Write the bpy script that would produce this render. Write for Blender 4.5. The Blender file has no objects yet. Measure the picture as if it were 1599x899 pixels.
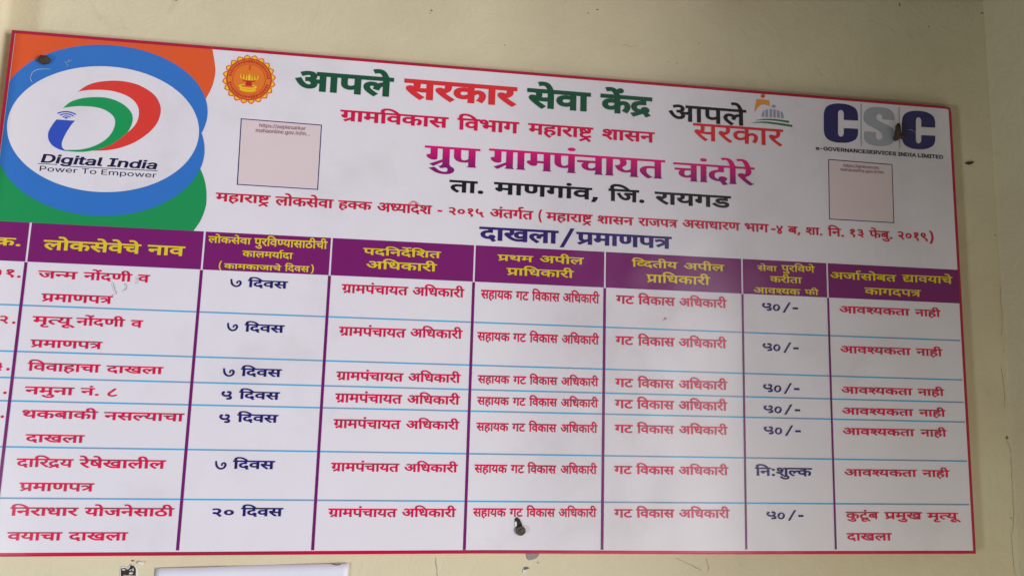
import bpy, bmesh, math, random
from mathutils import Vector, Matrix, noise
from mathutils.geometry import tessellate_polygon, delaunay_2d_cdt
random.seed(7)
S = bpy.context.scene
COL = S.collection
R = math.radians
TOP = 2.2          # height of the sign's top edge above the floor (m)

# ------------------------------------------------------------------ camera
cd = bpy.data.cameras.new('camera')
cam = bpy.data.objects.new('camera', cd); COL.objects.link(cam)
cd.sensor_width = 36.0; cd.lens = 24.6835
cd.clip_start = 0.05; cd.clip_end = 100
cam.matrix_world = Matrix([[0.991678, -0.043457, -0.121188, 0.753765], [-0.125758, -0.125392, -0.984105, -1.286845], [0.02757, 0.991155, -0.129813, 1.605525], [0.0, 0.0, 0.0, 1.0]])
S.camera = cam

# ------------------------------------------------------------------ light
w = bpy.data.worlds.new('World'); S.world = w; w.use_nodes = True
bg = w.node_tree.nodes['Background']
bg.inputs['Color'].default_value = (0.92, 0.90, 1.0, 1); bg.inputs['Strength'].default_value = 0.02

def area(name, loc, target, sx, sy, power, col):
    l = bpy.data.lights.new(name, 'AREA'); l.shape = 'RECTANGLE'; l.size = sx; l.size_y = sy
    l.energy = power; l.color = col
    o = bpy.data.objects.new(name, l); COL.objects.link(o); o.location = loc
    o.rotation_euler = (Vector(target) - Vector(loc)).to_track_quat('-Z', 'Y').to_euler()
    return o
# daylight through the wide opening in front, beyond the end of the side wall on the right (the wall end cuts it off:
# the sign's right third lies in its half-shade and the sheen stops where the side wall is mirrored)
area('opening_light', (2.575, -3.0, TOP - 1.0), (2.575, 0, TOP - 1.0), 0.55, 2.3, 13, (1.0, 0.93, 0.97))
area('opening_light', (3.2, -3.0, TOP - 0.9), (2.7, 0, TOP - 0.9), 0.7, 2.3, 56, (1.0, 0.985, 0.99))
area('opening_light', (4.1, -3.0, TOP - 0.9), (2.0, 0, TOP - 0.6), 1.1, 2.3, 112, (0.95, 0.955, 1.0))
# cool daylight from low on the left, warm light thrown back by the floor on the right
area('window_light', (-1.8, -2.0, TOP - 1.5), (1.9, -0.2, TOP - 0.6), 0.4, 0.5, 28, (0.86, 0.95, 1.0))
area('floor_bounce', (1.5, -0.9, 0.7), (1.5, 0, TOP - 0.9), 0.8, 0.7, 3.3, (1.0, 0.97, 0.86))

S.view_settings.view_transform = 'Standard'; S.view_settings.look = 'None'
S.view_settings.exposure = 0.44; S.view_settings.gamma = 1.0

# ------------------------------------------------------------------ materials
def new_mat(name):
    m = bpy.data.materials.new(name); m.use_nodes = True
    nt = m.node_tree; b = nt.nodes['Principled BSDF']
    return m, nt, b
def N(nt, t, **kw):
    n = nt.nodes.new(t)
    for k, v in kw.items():
        if k in n.inputs: n.inputs[k].default_value = v
        else: setattr(n, k, v)
    return n
def print_bump(nt, b):
    tc = N(nt, 'ShaderNodeTexCoord')
    n1 = N(nt, 'ShaderNodeTexNoise', Scale=5.0, Detail=2.0)
    n2 = N(nt, 'ShaderNodeTexNoise', Scale=420.0, Detail=1.0)
    nt.links.new(tc.outputs['Object'], n1.inputs['Vector']); nt.links.new(tc.outputs['Object'], n2.inputs['Vector'])
    b1 = N(nt, 'ShaderNodeBump', Strength=0.28, Distance=0.02)
    b2 = N(nt, 'ShaderNodeBump', Strength=0.10, Distance=0.0006)
    nt.links.new(n1.outputs['Fac'], b1.inputs['Height']); nt.links.new(n2.outputs['Fac'], b2.inputs['Height'])
    nt.links.new(b1.outputs['Normal'], b2.inputs['Normal']); nt.links.new(b2.outputs['Normal'], b.inputs['Normal'])
    return tc
def print_mat(name, col, rough=0.27, col2=None, z0=0, z1=1, dirt=0.0):
    m, nt, b = new_mat(name)
    b.inputs['Base Color'].default_value = (*col, 1); b.inputs['Roughness'].default_value = rough
    b.inputs['IOR'].default_value = 1.5
    tc = print_bump(nt, b)
    if col2:                                   # a two-ink blend printed from top to bottom
        sp = N(nt, 'ShaderNodeSeparateXYZ'); nt.links.new(tc.outputs['Object'], sp.inputs[0])
        mr = N(nt, 'ShaderNodeMapRange'); mr.inputs['From Min'].default_value = z0; mr.inputs['From Max'].default_value = z1
        nt.links.new(sp.outputs['Z'], mr.inputs['Value'])
        mx = N(nt, 'ShaderNodeMix', data_type='RGBA'); mx.inputs[6].default_value = (*col, 1); mx.inputs[7].default_value = (*col2, 1)
        nt.links.new(mr.outputs[0], mx.inputs[0]); nt.links.new(mx.outputs[2], b.inputs['Base Color'])
    elif dirt:                                 # faint handling dirt on the white vinyl
        n = N(nt, 'ShaderNodeTexNoise', Scale=3.2, Detail=6.0, Roughness=0.65); nt.links.new(tc.outputs['Object'], n.inputs['Vector'])
        mr = N(nt, 'ShaderNodeMapRange'); mr.inputs['From Min'].default_value = 0.52; mr.inputs['From Max'].default_value = 0.78
        mr.inputs['To Max'].default_value = dirt; nt.links.new(n.outputs['Fac'], mr.inputs['Value'])
        mx = N(nt, 'ShaderNodeMix', data_type='RGBA'); mx.inputs[6].default_value = (*col, 1)
        mx.inputs[7].default_value = (col[0]*.72, col[1]*.70, col[2]*.66, 1)
        nt.links.new(mr.outputs[0], mx.inputs[0]); nt.links.new(mx.outputs[2], b.inputs['Base Color'])
    return m
def rough_mat(name, col, rough=0.8, var=0.3, scale=200.0, bump=0.4, dist=0.002, metal=0.0):
    m, nt, b = new_mat(name)
    b.inputs['Roughness'].default_value = rough; b.inputs['Metallic'].default_value = metal
    tc = N(nt, 'ShaderNodeTexCoord'); n = N(nt, 'ShaderNodeTexNoise', Scale=scale, Detail=5.0)
    nt.links.new(tc.outputs['Object'], n.inputs['Vector'])
    mx = N(nt, 'ShaderNodeMix', data_type='RGBA')
    mx.inputs[6].default_value = (*[c*(1-var) for c in col], 1); mx.inputs[7].default_value = (*[min(1, c*(1+var)) for c in col], 1)
    nt.links.new(n.outputs['Fac'], mx.inputs[0]); nt.links.new(mx.outputs[2], b.inputs['Base Color'])
    bp = N(nt, 'ShaderNodeBump', Strength=bump, Distance=dist); nt.links.new(n.outputs['Fac'], bp.inputs['Height'])
    nt.links.new(bp.outputs['Normal'], b.inputs['Normal'])
    return m
def wall_mat(name, col, dirty):
    m, nt, b = new_mat(name); b.inputs['Roughness'].default_value = 0.62
    tc = N(nt, 'ShaderNodeTexCoord')
    big = N(nt, 'ShaderNodeTexNoise', Scale=2.3, Detail=7.0, Roughness=0.6)
    mid = N(nt, 'ShaderNodeTexNoise', Scale=13.0, Detail=7.0, Roughness=0.68, Distortion=1.2)
    fine = N(nt, 'ShaderNodeTexNoise', Scale=150.0, Detail=4.0)
    for n in (big, mid, fine): nt.links.new(tc.outputs['Object'], n.inputs['Vector'])
    mr = N(nt, 'ShaderNodeMapRange'); mr.inputs['From Min'].default_value = 0.40; mr.inputs['From Max'].default_value = 0.66
    nt.links.new(big.outputs['Fac'], mr.inputs['Value'])
    mx = N(nt, 'ShaderNodeMix', data_type='RGBA'); mx.inputs[6].default_value = (*col, 1)
    mx.inputs[7].default_value = (*dirty, 1); nt.links.new(mr.outputs[0], mx.inputs[0])
    mr2 = N(nt, 'ShaderNodeMapRange'); mr2.inputs['From Min'].default_value = 0.60; mr2.inputs['From Max'].default_value = 0.80
    mr2.inputs['To Max'].default_value = 0.5
    nt.links.new(mid.outputs['Fac'], mr2.inputs['Value'])
    mx2 = N(nt, 'ShaderNodeMix', data_type='RGBA'); mx2.inputs[7].default_value = (dirty[0]*.78, dirty[1]*.74, dirty[2]*.7, 1)
    nt.links.new(mx.outputs[2], mx2.inputs[6]); nt.links.new(mr2.outputs[0], mx2.inputs[0])
    nt.links.new(mx2.outputs[2], b.inputs['Base Color'])
    b0 = N(nt, 'ShaderNodeBump', Strength=0.30, Distance=0.030); nt.links.new(big.outputs['Fac'], b0.inputs['Height'])
    b1 = N(nt, 'ShaderNodeBump', Strength=0.34, Distance=0.006); nt.links.new(mid.outputs['Fac'], b1.inputs['Height'])
    b2 = N(nt, 'ShaderNodeBump', Strength=0.30, Distance=0.0015); nt.links.new(fine.outputs['Fac'], b2.inputs['Height'])
    nt.links.new(b0.outputs['Normal'], b1.inputs['Normal']); nt.links.new(b1.outputs['Normal'], b2.inputs['Normal'])
    nt.links.new(b2.outputs['Normal'], b.inputs['Normal'])
    return m

INK = {
 'white': (.74, .70, .77), 'border': (.43, .010, .050), 'darkgreen': (.010, .085, .045), 'red': (.68, .030, .040),
 'crimson': (.61, .009, .072), 'red2': (.56, .014, .050), 'black': (.014, .012, .015), 'black2': (.012, .012, .016),
 'navy': (.040, .020, .15), 'navy2': (.018, .013, .14), 'yellow': (.72, .55, .025), 'purple': (.19, .014, .145),
 'purple2': (.17, .011, .145), 'orange': (.72, .10, .030), 'blue': (.036, .17, .55), 'green': (.016, .28, .09),
 'swred': (.70, .048, .040), 'swgreen': (.013, .30, .095), 'letblue': (.035, .085, .50), 'ink': (.016, .014, .060),
 'sky': (.10, .37, .62), 'cscnavy': (.028, .024, .13), 'cscgrey': (.36, .38, .44), 'plum': (.25, .06, .13), 'pink': (.70, .585, .615),
 'gold': (.86, .56, .03), 'sealorange': (.76, .19, .03), 'sealred': (.50, .02, .03), 'iconorange': (.75, .30, .05),
 'iconred': (.74, .09, .04), 'dome': (.33, .33, .42), 'hill': (.03, .17, .06),
}
MAT = {k: print_mat('ink_' + k, v) for k, v in INK.items() if k != 'white'}
MAT['white'] = print_mat('white_vinyl', INK['white'], dirt=0.6)
MAT['magenta'] = print_mat('ink_magenta_blend', (.22, .012, .15), col2=(.72, .010, .18), z0=-0.1999052, z1=-0.1588468)
MAT['wall'] = wall_mat('cream_plaster', (.67, .60, .415), (.60, .525, .355))
MAT['side'] = wall_mat('cream_plaster_side', (.66, .59, .41), (.59, .515, .35))
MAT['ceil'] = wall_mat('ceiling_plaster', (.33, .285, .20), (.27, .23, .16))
MAT['crack'] = rough_mat('crack_shade_tone', (.27, .23, .16), .95)  # brown of the surface ribbons stands in for shade inside uncut cracks
MAT['speck'] = rough_mat('dark_grime', (.17, .14, .10), .9)
MAT['faint'] = rough_mat('faint_grime', (.44, .37, .24), .9)
MAT['rust'] = rough_mat('rusty_iron', (.075, .042, .026), .75, .7, 420.0, .8, .003, .3)
MAT['iron'] = rough_mat('dull_iron', (.085, .07, .06), .6, .6, 300.0, .5, .002, .3)
MAT['void'] = rough_mat('painted_cavity_shade', (.030, .022, .022), .95, .6, 300.0)  # near-black colour paints the shade of holes; nothing is recessed
MAT['brick'] = rough_mat('crumbling_mortar', (.42, .34, .24), .95, .4, 160.0, .8)
MAT['plaster'] = rough_mat('bare_plaster', (.70, .69, .64), .95, .12, 260.0, .7)
MAT['cement'] = rough_mat('grey_cement', (.30, .285, .275), .95, .35, 330.0, .8)
MAT['paper'] = rough_mat('plain_paper', (.72, .72, .82), .55, .03, 30.0, .3, .003)
MAT['crease'] = print_mat('vinyl_crease', (.30, .28, .30)); MAT['lift'] = print_mat('scuffed_vinyl', (.80, .80, .80), .5)
MAT['smudge'] = print_mat('grey_smudge', (.66, .625, .67), .4); MAT['bluescuff'] = print_mat('blue_scuff', (.16, .27, .50), .5)
MAT['fleck'] = print_mat('red_fleck', (.58, .13, .18)); MAT['palearc'] = print_mat('pale_red_ink', (.66, .30, .33))

# ------------------------------------------------------------------ helpers
def mesh_obj(name, verts, faces, mat, parent=None, smooth=False):
    me = bpy.data.meshes.new(name); me.from_pydata(verts, [], faces); me.materials.append(mat)
    if smooth:
        for p in me.polygons: p.use_smooth = True
    me.update()
    o = bpy.data.objects.new(name, me); COL.objects.link(o)
    if parent: o.parent = parent
    return o
def bm_obj(name, bm, mat, parent=None, smooth=False):
    bmesh.ops.recalc_face_normals(bm, faces=bm.faces[:])
    me = bpy.data.meshes.new(name); bm.to_mesh(me); bm.free(); me.materials.append(mat)
    if smooth:
        for p in me.polygons: p.use_smooth = True
    o = bpy.data.objects.new(name, me); COL.objects.link(o)
    if parent: o.parent = parent
    return o
def area2(p):
    return sum(p[i-1][0]*p[i][1] - p[i][0]*p[i-1][1] for i in range(len(p))) / 2
def tess(loops):
    vs = [Vector((x, y, 0)) for l in loops for x, y in l]
    tris = tessellate_polygon([[Vector((x, y, 0)) for x, y in l] for l in loops])
    out = []
    for t in tris:
        a, b, c = (vs[i] for i in t)
        ar = (b.x-a.x)*(c.y-a.y) - (b.y-a.y)*(c.x-a.x)
        if abs(ar) > 1e-12: out.append(tuple(t) if ar > 0 else (t[0], t[2], t[1]))
    return [(v.x, v.y) for v in vs], out
class Flat:
    """printed shapes on a sheet facing the viewer (-Y): polygons in mm at a given height off the sheet"""
    def __init__(s): s.v = []; s.f = []
    def poly(s, loops, y, k=1e-3):
        if isinstance(loops[0][0], (int, float)): loops = [loops]
        p, t = tess([[(a*k, b*k) for a, b in l] for l in loops]); n = len(s.v)
        s.v += [(a, -y, b) for a, b in p]; s.f += [tuple(i+n for i in q) for q in t]
        return s
    def build(s, name, mat, parent): return mesh_obj(name, s.v, s.f, mat, parent)
def ellipse(cx, cz, rx, rz, n=96): return [(cx+rx*math.cos(2*math.pi*k/n), cz+rz*math.sin(2*math.pi*k/n)) for k in range(n)]
def rect(x0, z0, x1, z1): return [(x0, z0), (x1, z0), (x1, z1), (x0, z1)]
def clip_left(p, xm):
    o = []
    for i in range(len(p)):
        a, b = p[i], p[(i+1) % len(p)]
        if a[0] >= xm: o.append(a)
        if (a[0] >= xm) != (b[0] >= xm):
            t = (xm-a[0])/(b[0]-a[0]); o.append((xm, a[1]+t*(b[1]-a[1])))
    return o
def ribbon(pts, w, jit=0.3):
    P = []
    for (x0, z0), (x1, z1) in zip(pts, pts[1:]):
        n = max(2, int(math.hypot(x1-x0, z1-z0)/5))
        P += [(x0+(x1-x0)*k/n+random.uniform(-jit, jit)*2, z0+(z1-z0)*k/n+random.uniform(-jit, jit)) for k in range(n)]
    P.append(pts[-1]); Lf, Rt = [], []
    for i, (x, z) in enumerate(P):
        a, b = P[max(0, i-1)], P[min(len(P)-1, i+1)]
        dx, dz = b[0]-a[0], b[1]-a[1]; l = math.hypot(dx, dz) or 1
        ww = w*(.35+.65*random.random())*(.25 if i in (0, len(P)-1) else 1)/2
        Lf.append((x-dz/l*ww, z+dx/l*ww)); Rt.append((x+dz/l*ww, z-dx/l*ww))
    return Lf, Rt
def add_ribbon(fl, pts, w, y, jit=0.3):
    a, b = ribbon(pts, w, jit); n = len(fl.v)
    for p, q in zip(a, b): fl.v += [(p[0]*1e-3, -y, p[1]*1e-3), (q[0]*1e-3, -y, q[1]*1e-3)]
    for i in range(len(a)-1): fl.f.append((n+2*i, n+2*i+1, n+2*i+3, n+2*i+2))
def blob(cx, cz, rx, rz, n=14, j=.3): return [(cx+rx*math.cos(2*math.pi*k/n)*random.uniform(1-j, 1+j), cz+rz*math.sin(2*math.pi*k/n)*random.uniform(1-j, 1+j)) for k in range(n)]
def slab(name, loop, y0, y1, mat, parent, bump=0.0):
    """a lump with an outline in mm, from depth y0 (back) to y1 (front, towards the viewer)"""
    bm = bmesh.new()
    f = bm.faces.new([bm.verts.new((x*1e-3, -y0, z*1e-3)) for x, z in loop])
    r = bmesh.ops.extrude_face_region(bm, geom=[f])
    cx = sum(p[0] for p in loop)/len(loop)*1e-3; cz = sum(p[1] for p in loop)/len(loop)*1e-3
    for v in r['geom']:
        if isinstance(v, bmesh.types.BMVert):
            v.co.y = -y1 - random.uniform(0, bump); v.co.x = cx+(v.co.x-cx)*.86; v.co.z = cz+(v.co.z-cz)*.86
    bmesh.ops.triangulate(bm, faces=[q for q in bm.faces if len(q.verts) > 4])
    return bm_obj(name, bm, mat, parent)
def thing(name, label, cat, loc=(0, 0, 0), group=None):
    o = bpy.data.objects.new(name, None); COL.objects.link(o); o.location = loc; o.empty_display_size = .05
    o['label'] = label; o['category'] = cat
    if group: o['group'] = group
    return o

# ------------------------------------------------------------------ walls and ceiling
WY = 0.02
def structure(o): o['kind'] = 'structure'; o.location = (0, 0, TOP); return o
def build_wall():
    v, f = [], []
    r = 0.016; prof = [(1.9385, WY), (-0.029 + r, WY)]       # left: a coved inner corner, then a short return towards the viewer
    for k in range(1, 11):
        a = math.pi/2*k/10; prof.append((-0.029 + r - r*math.sin(a), WY - r + r*math.cos(a)))
    prof += [(-0.029, -0.05), (-0.034, -0.055), (-0.30, -0.055)]
    for x, y in prof: v += [(x, y, -TOP), (x, y, 0.36)]
    for i in range(len(prof)-1): f.append((2*i, 2*i+1, 2*i+3, 2*i+2))
    o = mesh_obj('wall', v, f, MAT['wall'], None, True); structure(o)
    o['label'] = 'cream plastered wall behind the sign, with a narrow pale return at its left end'
    return o
wall = build_wall()
def box(name, x0, x1, y0, y1, z0, z1, mat, parent=None, bev=0.0):
    bm = bmesh.new(); bmesh.ops.create_cube(bm, size=1)
    for q in bm.verts: q.co = ((x0+x1)/2+q.co.x*(x1-x0), (y0+y1)/2+q.co.y*(y1-y0), (z0+z1)/2+q.co.z*(z1-z0))
    if bev: bmesh.ops.bevel(bm, geom=bm.edges[:], offset=bev, segments=3, affect='EDGES', profile=.5)
    return bm_obj(name, bm, mat, parent)
side = structure(box('side_wall', 1.9380, 2.06, -1.18, WY+0.10, -TOP, 0.36, MAT['side'], None, 0.004))
side['label'] = 'cream side wall meeting the sign wall at the cracked corner'
ceiling = structure(box('ceiling', -0.6, 2.06, -1.10, WY+0.10, 0.2585, 0.42, MAT['ceil'], None, 0.012))
ceiling['label'] = 'plain plastered ceiling above the sign'

# marks on the wall (parts of it)
K = {
 "corner_cracks": [[[1936.0,-366.9],[1940.2,-381.6],[1938.9,-418.8],[1945.3,-442.6],[1934.6,-463.2],[1931.5,-478.0]],[[1934.0,-499.9],[1934.8,-506.4],[1933.2,-511.5]],[[1926.5,-538.3],[1930.0,-558.0],[1930.9,-590.4],[1931.0,-611.9],[1928.5,-624.4]],[[1929.5,-686.0],[1937.6,-699.9],[1944.1,-719.1],[1942.5,-741.8],[1935.7,-769.7],[1934.6,-807.6],[1934.5,-835.1],[1933.9,-848.8],[1926.6,-869.2],[1926.4,-899.7],[1927.8,-933.4],[1933.0,-953.5]]],
 "cracks": [[[1232.5,-912.0],[1252.0,-920.4],[1274.7,-930.7],[1286.1,-936.2]],[[1292.8,-912.1],[1298.2,-931.7],[1295.8,-939.2]],[[792.2,-908.5],[791.7,-920.5],[797.1,-948.7]],[[1123.2,76.7],[1129.8,83.1],[1139.8,79.9],[1161.5,84.3]],[[1541.2,71.7],[1550.7,59.0],[1560.3,52.0]]],
 "specks": [[[740.3,118.3],2.6,2.2],[[738.5,112.8],1.6,1.4],[[886.6,59.8],2.2,1],[[1054.2,143.3],2.5,1.5],[[1072.6,152.6],3,1.6],[[1738.4,228.4],2,5.5],[[1804.0,184.8],2.6,1.8],[[1942.9,228.2],4.5,2.2],[[1949.1,-7.1],1.2,1.2],[[1928.8,-682.1],4,5],[[1927.6,-838.4],2,2],[[1931.5,-265.8],2,2],[[1221.0,54.2],1.2,1],[[1286.5,100.0],2,1],[[1239.9,52.4],1.5,1],[[975.9,-919.9],1.6,1.4],[[265.4,93.9],5,3]],
 "flake": [[1869.9,-114.7],[1875.9,-111.5],[1891.6,-109.9],[1889.4,-114.3],[1880.4,-117.9],[1874.0,-116.2]],
 "hole": [[263.9,-935.4],[263.5,-928.2],[264.3,-925.6],[266.6,-926.1],[269.0,-924.8],[271.1,-925.1],[273.4,-928.2],[277.5,-927.7],[280.1,-922.5],[279.6,-919.9],[282.0,-921.0],[284.5,-920.7],[287.9,-924.1],[289.8,-928.3],[290.4,-932.4],[290.3,-936.6],[291.4,-945.9],[265.4,-945.7]],
 "hole_rim": [[262.9,-945.7],[261.4,-931.2],[262.0,-926.1],[263.8,-923.0],[267.3,-922.5],[270.8,-922.0],[275.2,-925.6],[278.4,-921.0],[279.2,-918.9],[282.8,-919.2],[286.6,-921.0],[289.8,-925.2],[291.4,-929.3],[292.3,-935.6],[293.0,-945.9]],
 "hole_brick": [[268.5,-946.3],[268.2,-937.5],[270.0,-935.4],[276.2,-936.2],[280.2,-935.0],[285.5,-936.5],[289.1,-937.1],[291.0,-946.4]],
 "hole_flakes": [[[267.2,-927.4],[269.7,-926.1],[272.3,-927.2],[271.5,-929.7],[268.9,-929.2]],[[278.6,-928.7],[282.5,-926.7],[282.9,-928.2],[280.2,-929.8]],[[283.6,-927.2],[284.7,-925.1],[285.7,-928.3],[285.0,-931.4]],[[278.5,-932.9],[281.9,-931.4],[286.2,-933.4],[284.3,-935.0],[280.2,-935.0]],[[291.2,-915.8],[294.7,-914.3],[298.7,-916.4],[298.8,-919.5],[294.7,-920.0],[291.0,-918.4]]],
 "chip": [[280.3,-914.2],[282.2,-912.9],[283.6,-914.2],[283.0,-915.5],[281.2,-915.3]],
 "patch": [[952.0,-903.4],[952.9,-908.8],[955.1,-914.2],[958.7,-916.9],[965.8,-915.6],[972.9,-912.9],[977.0,-908.9],[979.8,-903.5]],
 "patch2": [[947.8,-931.6],[953.4,-930.3],[959.1,-932.4],[957.8,-937.1],[950.8,-939.0],[947.2,-937.0]],
 "paper": [[320.4,-926.4],[484.6,-922.9],[613.7,-920.3],[639.9,-919.3]],
}
fl = Flat()
for c in K['corner_cracks']: add_ribbon(fl, [(min(x, 1936.5)-1.5, z) for x, z in c], 1.15, -WY+.0006, .5)
fl.build('crack', MAT['crack'], wall)
for c in K['cracks']:
    fl = Flat(); add_ribbon(fl, c, 1.1, -WY+.0006, .4); fl.build('crack', MAT['crack'] if c[0][1] < 0 else MAT['faint'], wall)
for (x, z), rx, rz in K['specks']:
    slab('speck', blob(min(x, 1933), z, rx*.75, rz*.75, 12), -WY-.002, -WY+.0008, MAT['speck'], wall)
slab('brown_chip', K['flake'], -WY-.001, -WY+.003, MAT['rust'], wall)
slab('plaster_rim', K['hole_rim'], -WY-.001, -WY+.0016, MAT['plaster'], wall)
slab('plaster_hole', K['hole'], -WY-.001, -WY+.0024, MAT['void'], wall)
slab('mortar_lump', K['hole_brick'], -WY-.001, -WY+.0036, MAT['brick'], wall, .0015)
for q in K['hole_flakes']: slab('plaster_flake', q, -WY-.001, -WY+.0042, MAT['plaster'], wall, .001)
slab('pit', K['chip'], -WY-.001, -WY+.0020, MAT['void'], wall)
K['patch'] = K['patch'] + [(x, -895.0) for x in (K['patch'][-1][0], K['patch'][0][0])]
slab('cement_patch', K['patch'], -WY-.001, -WY+.0014, MAT['cement'], wall, .0008)
slab('plaster_flake', K['patch2'], -WY-.001, -WY+.0012, MAT['plaster'], wall, .0006)
slab('pit', [(p[0]+2, p[1]+3) for p in K['patch2'][:3]] + [(K['patch2'][0][0]+3, K['patch2'][0][1]-1)], -WY-.001, -WY+.0022, MAT['speck'], wall)

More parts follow.
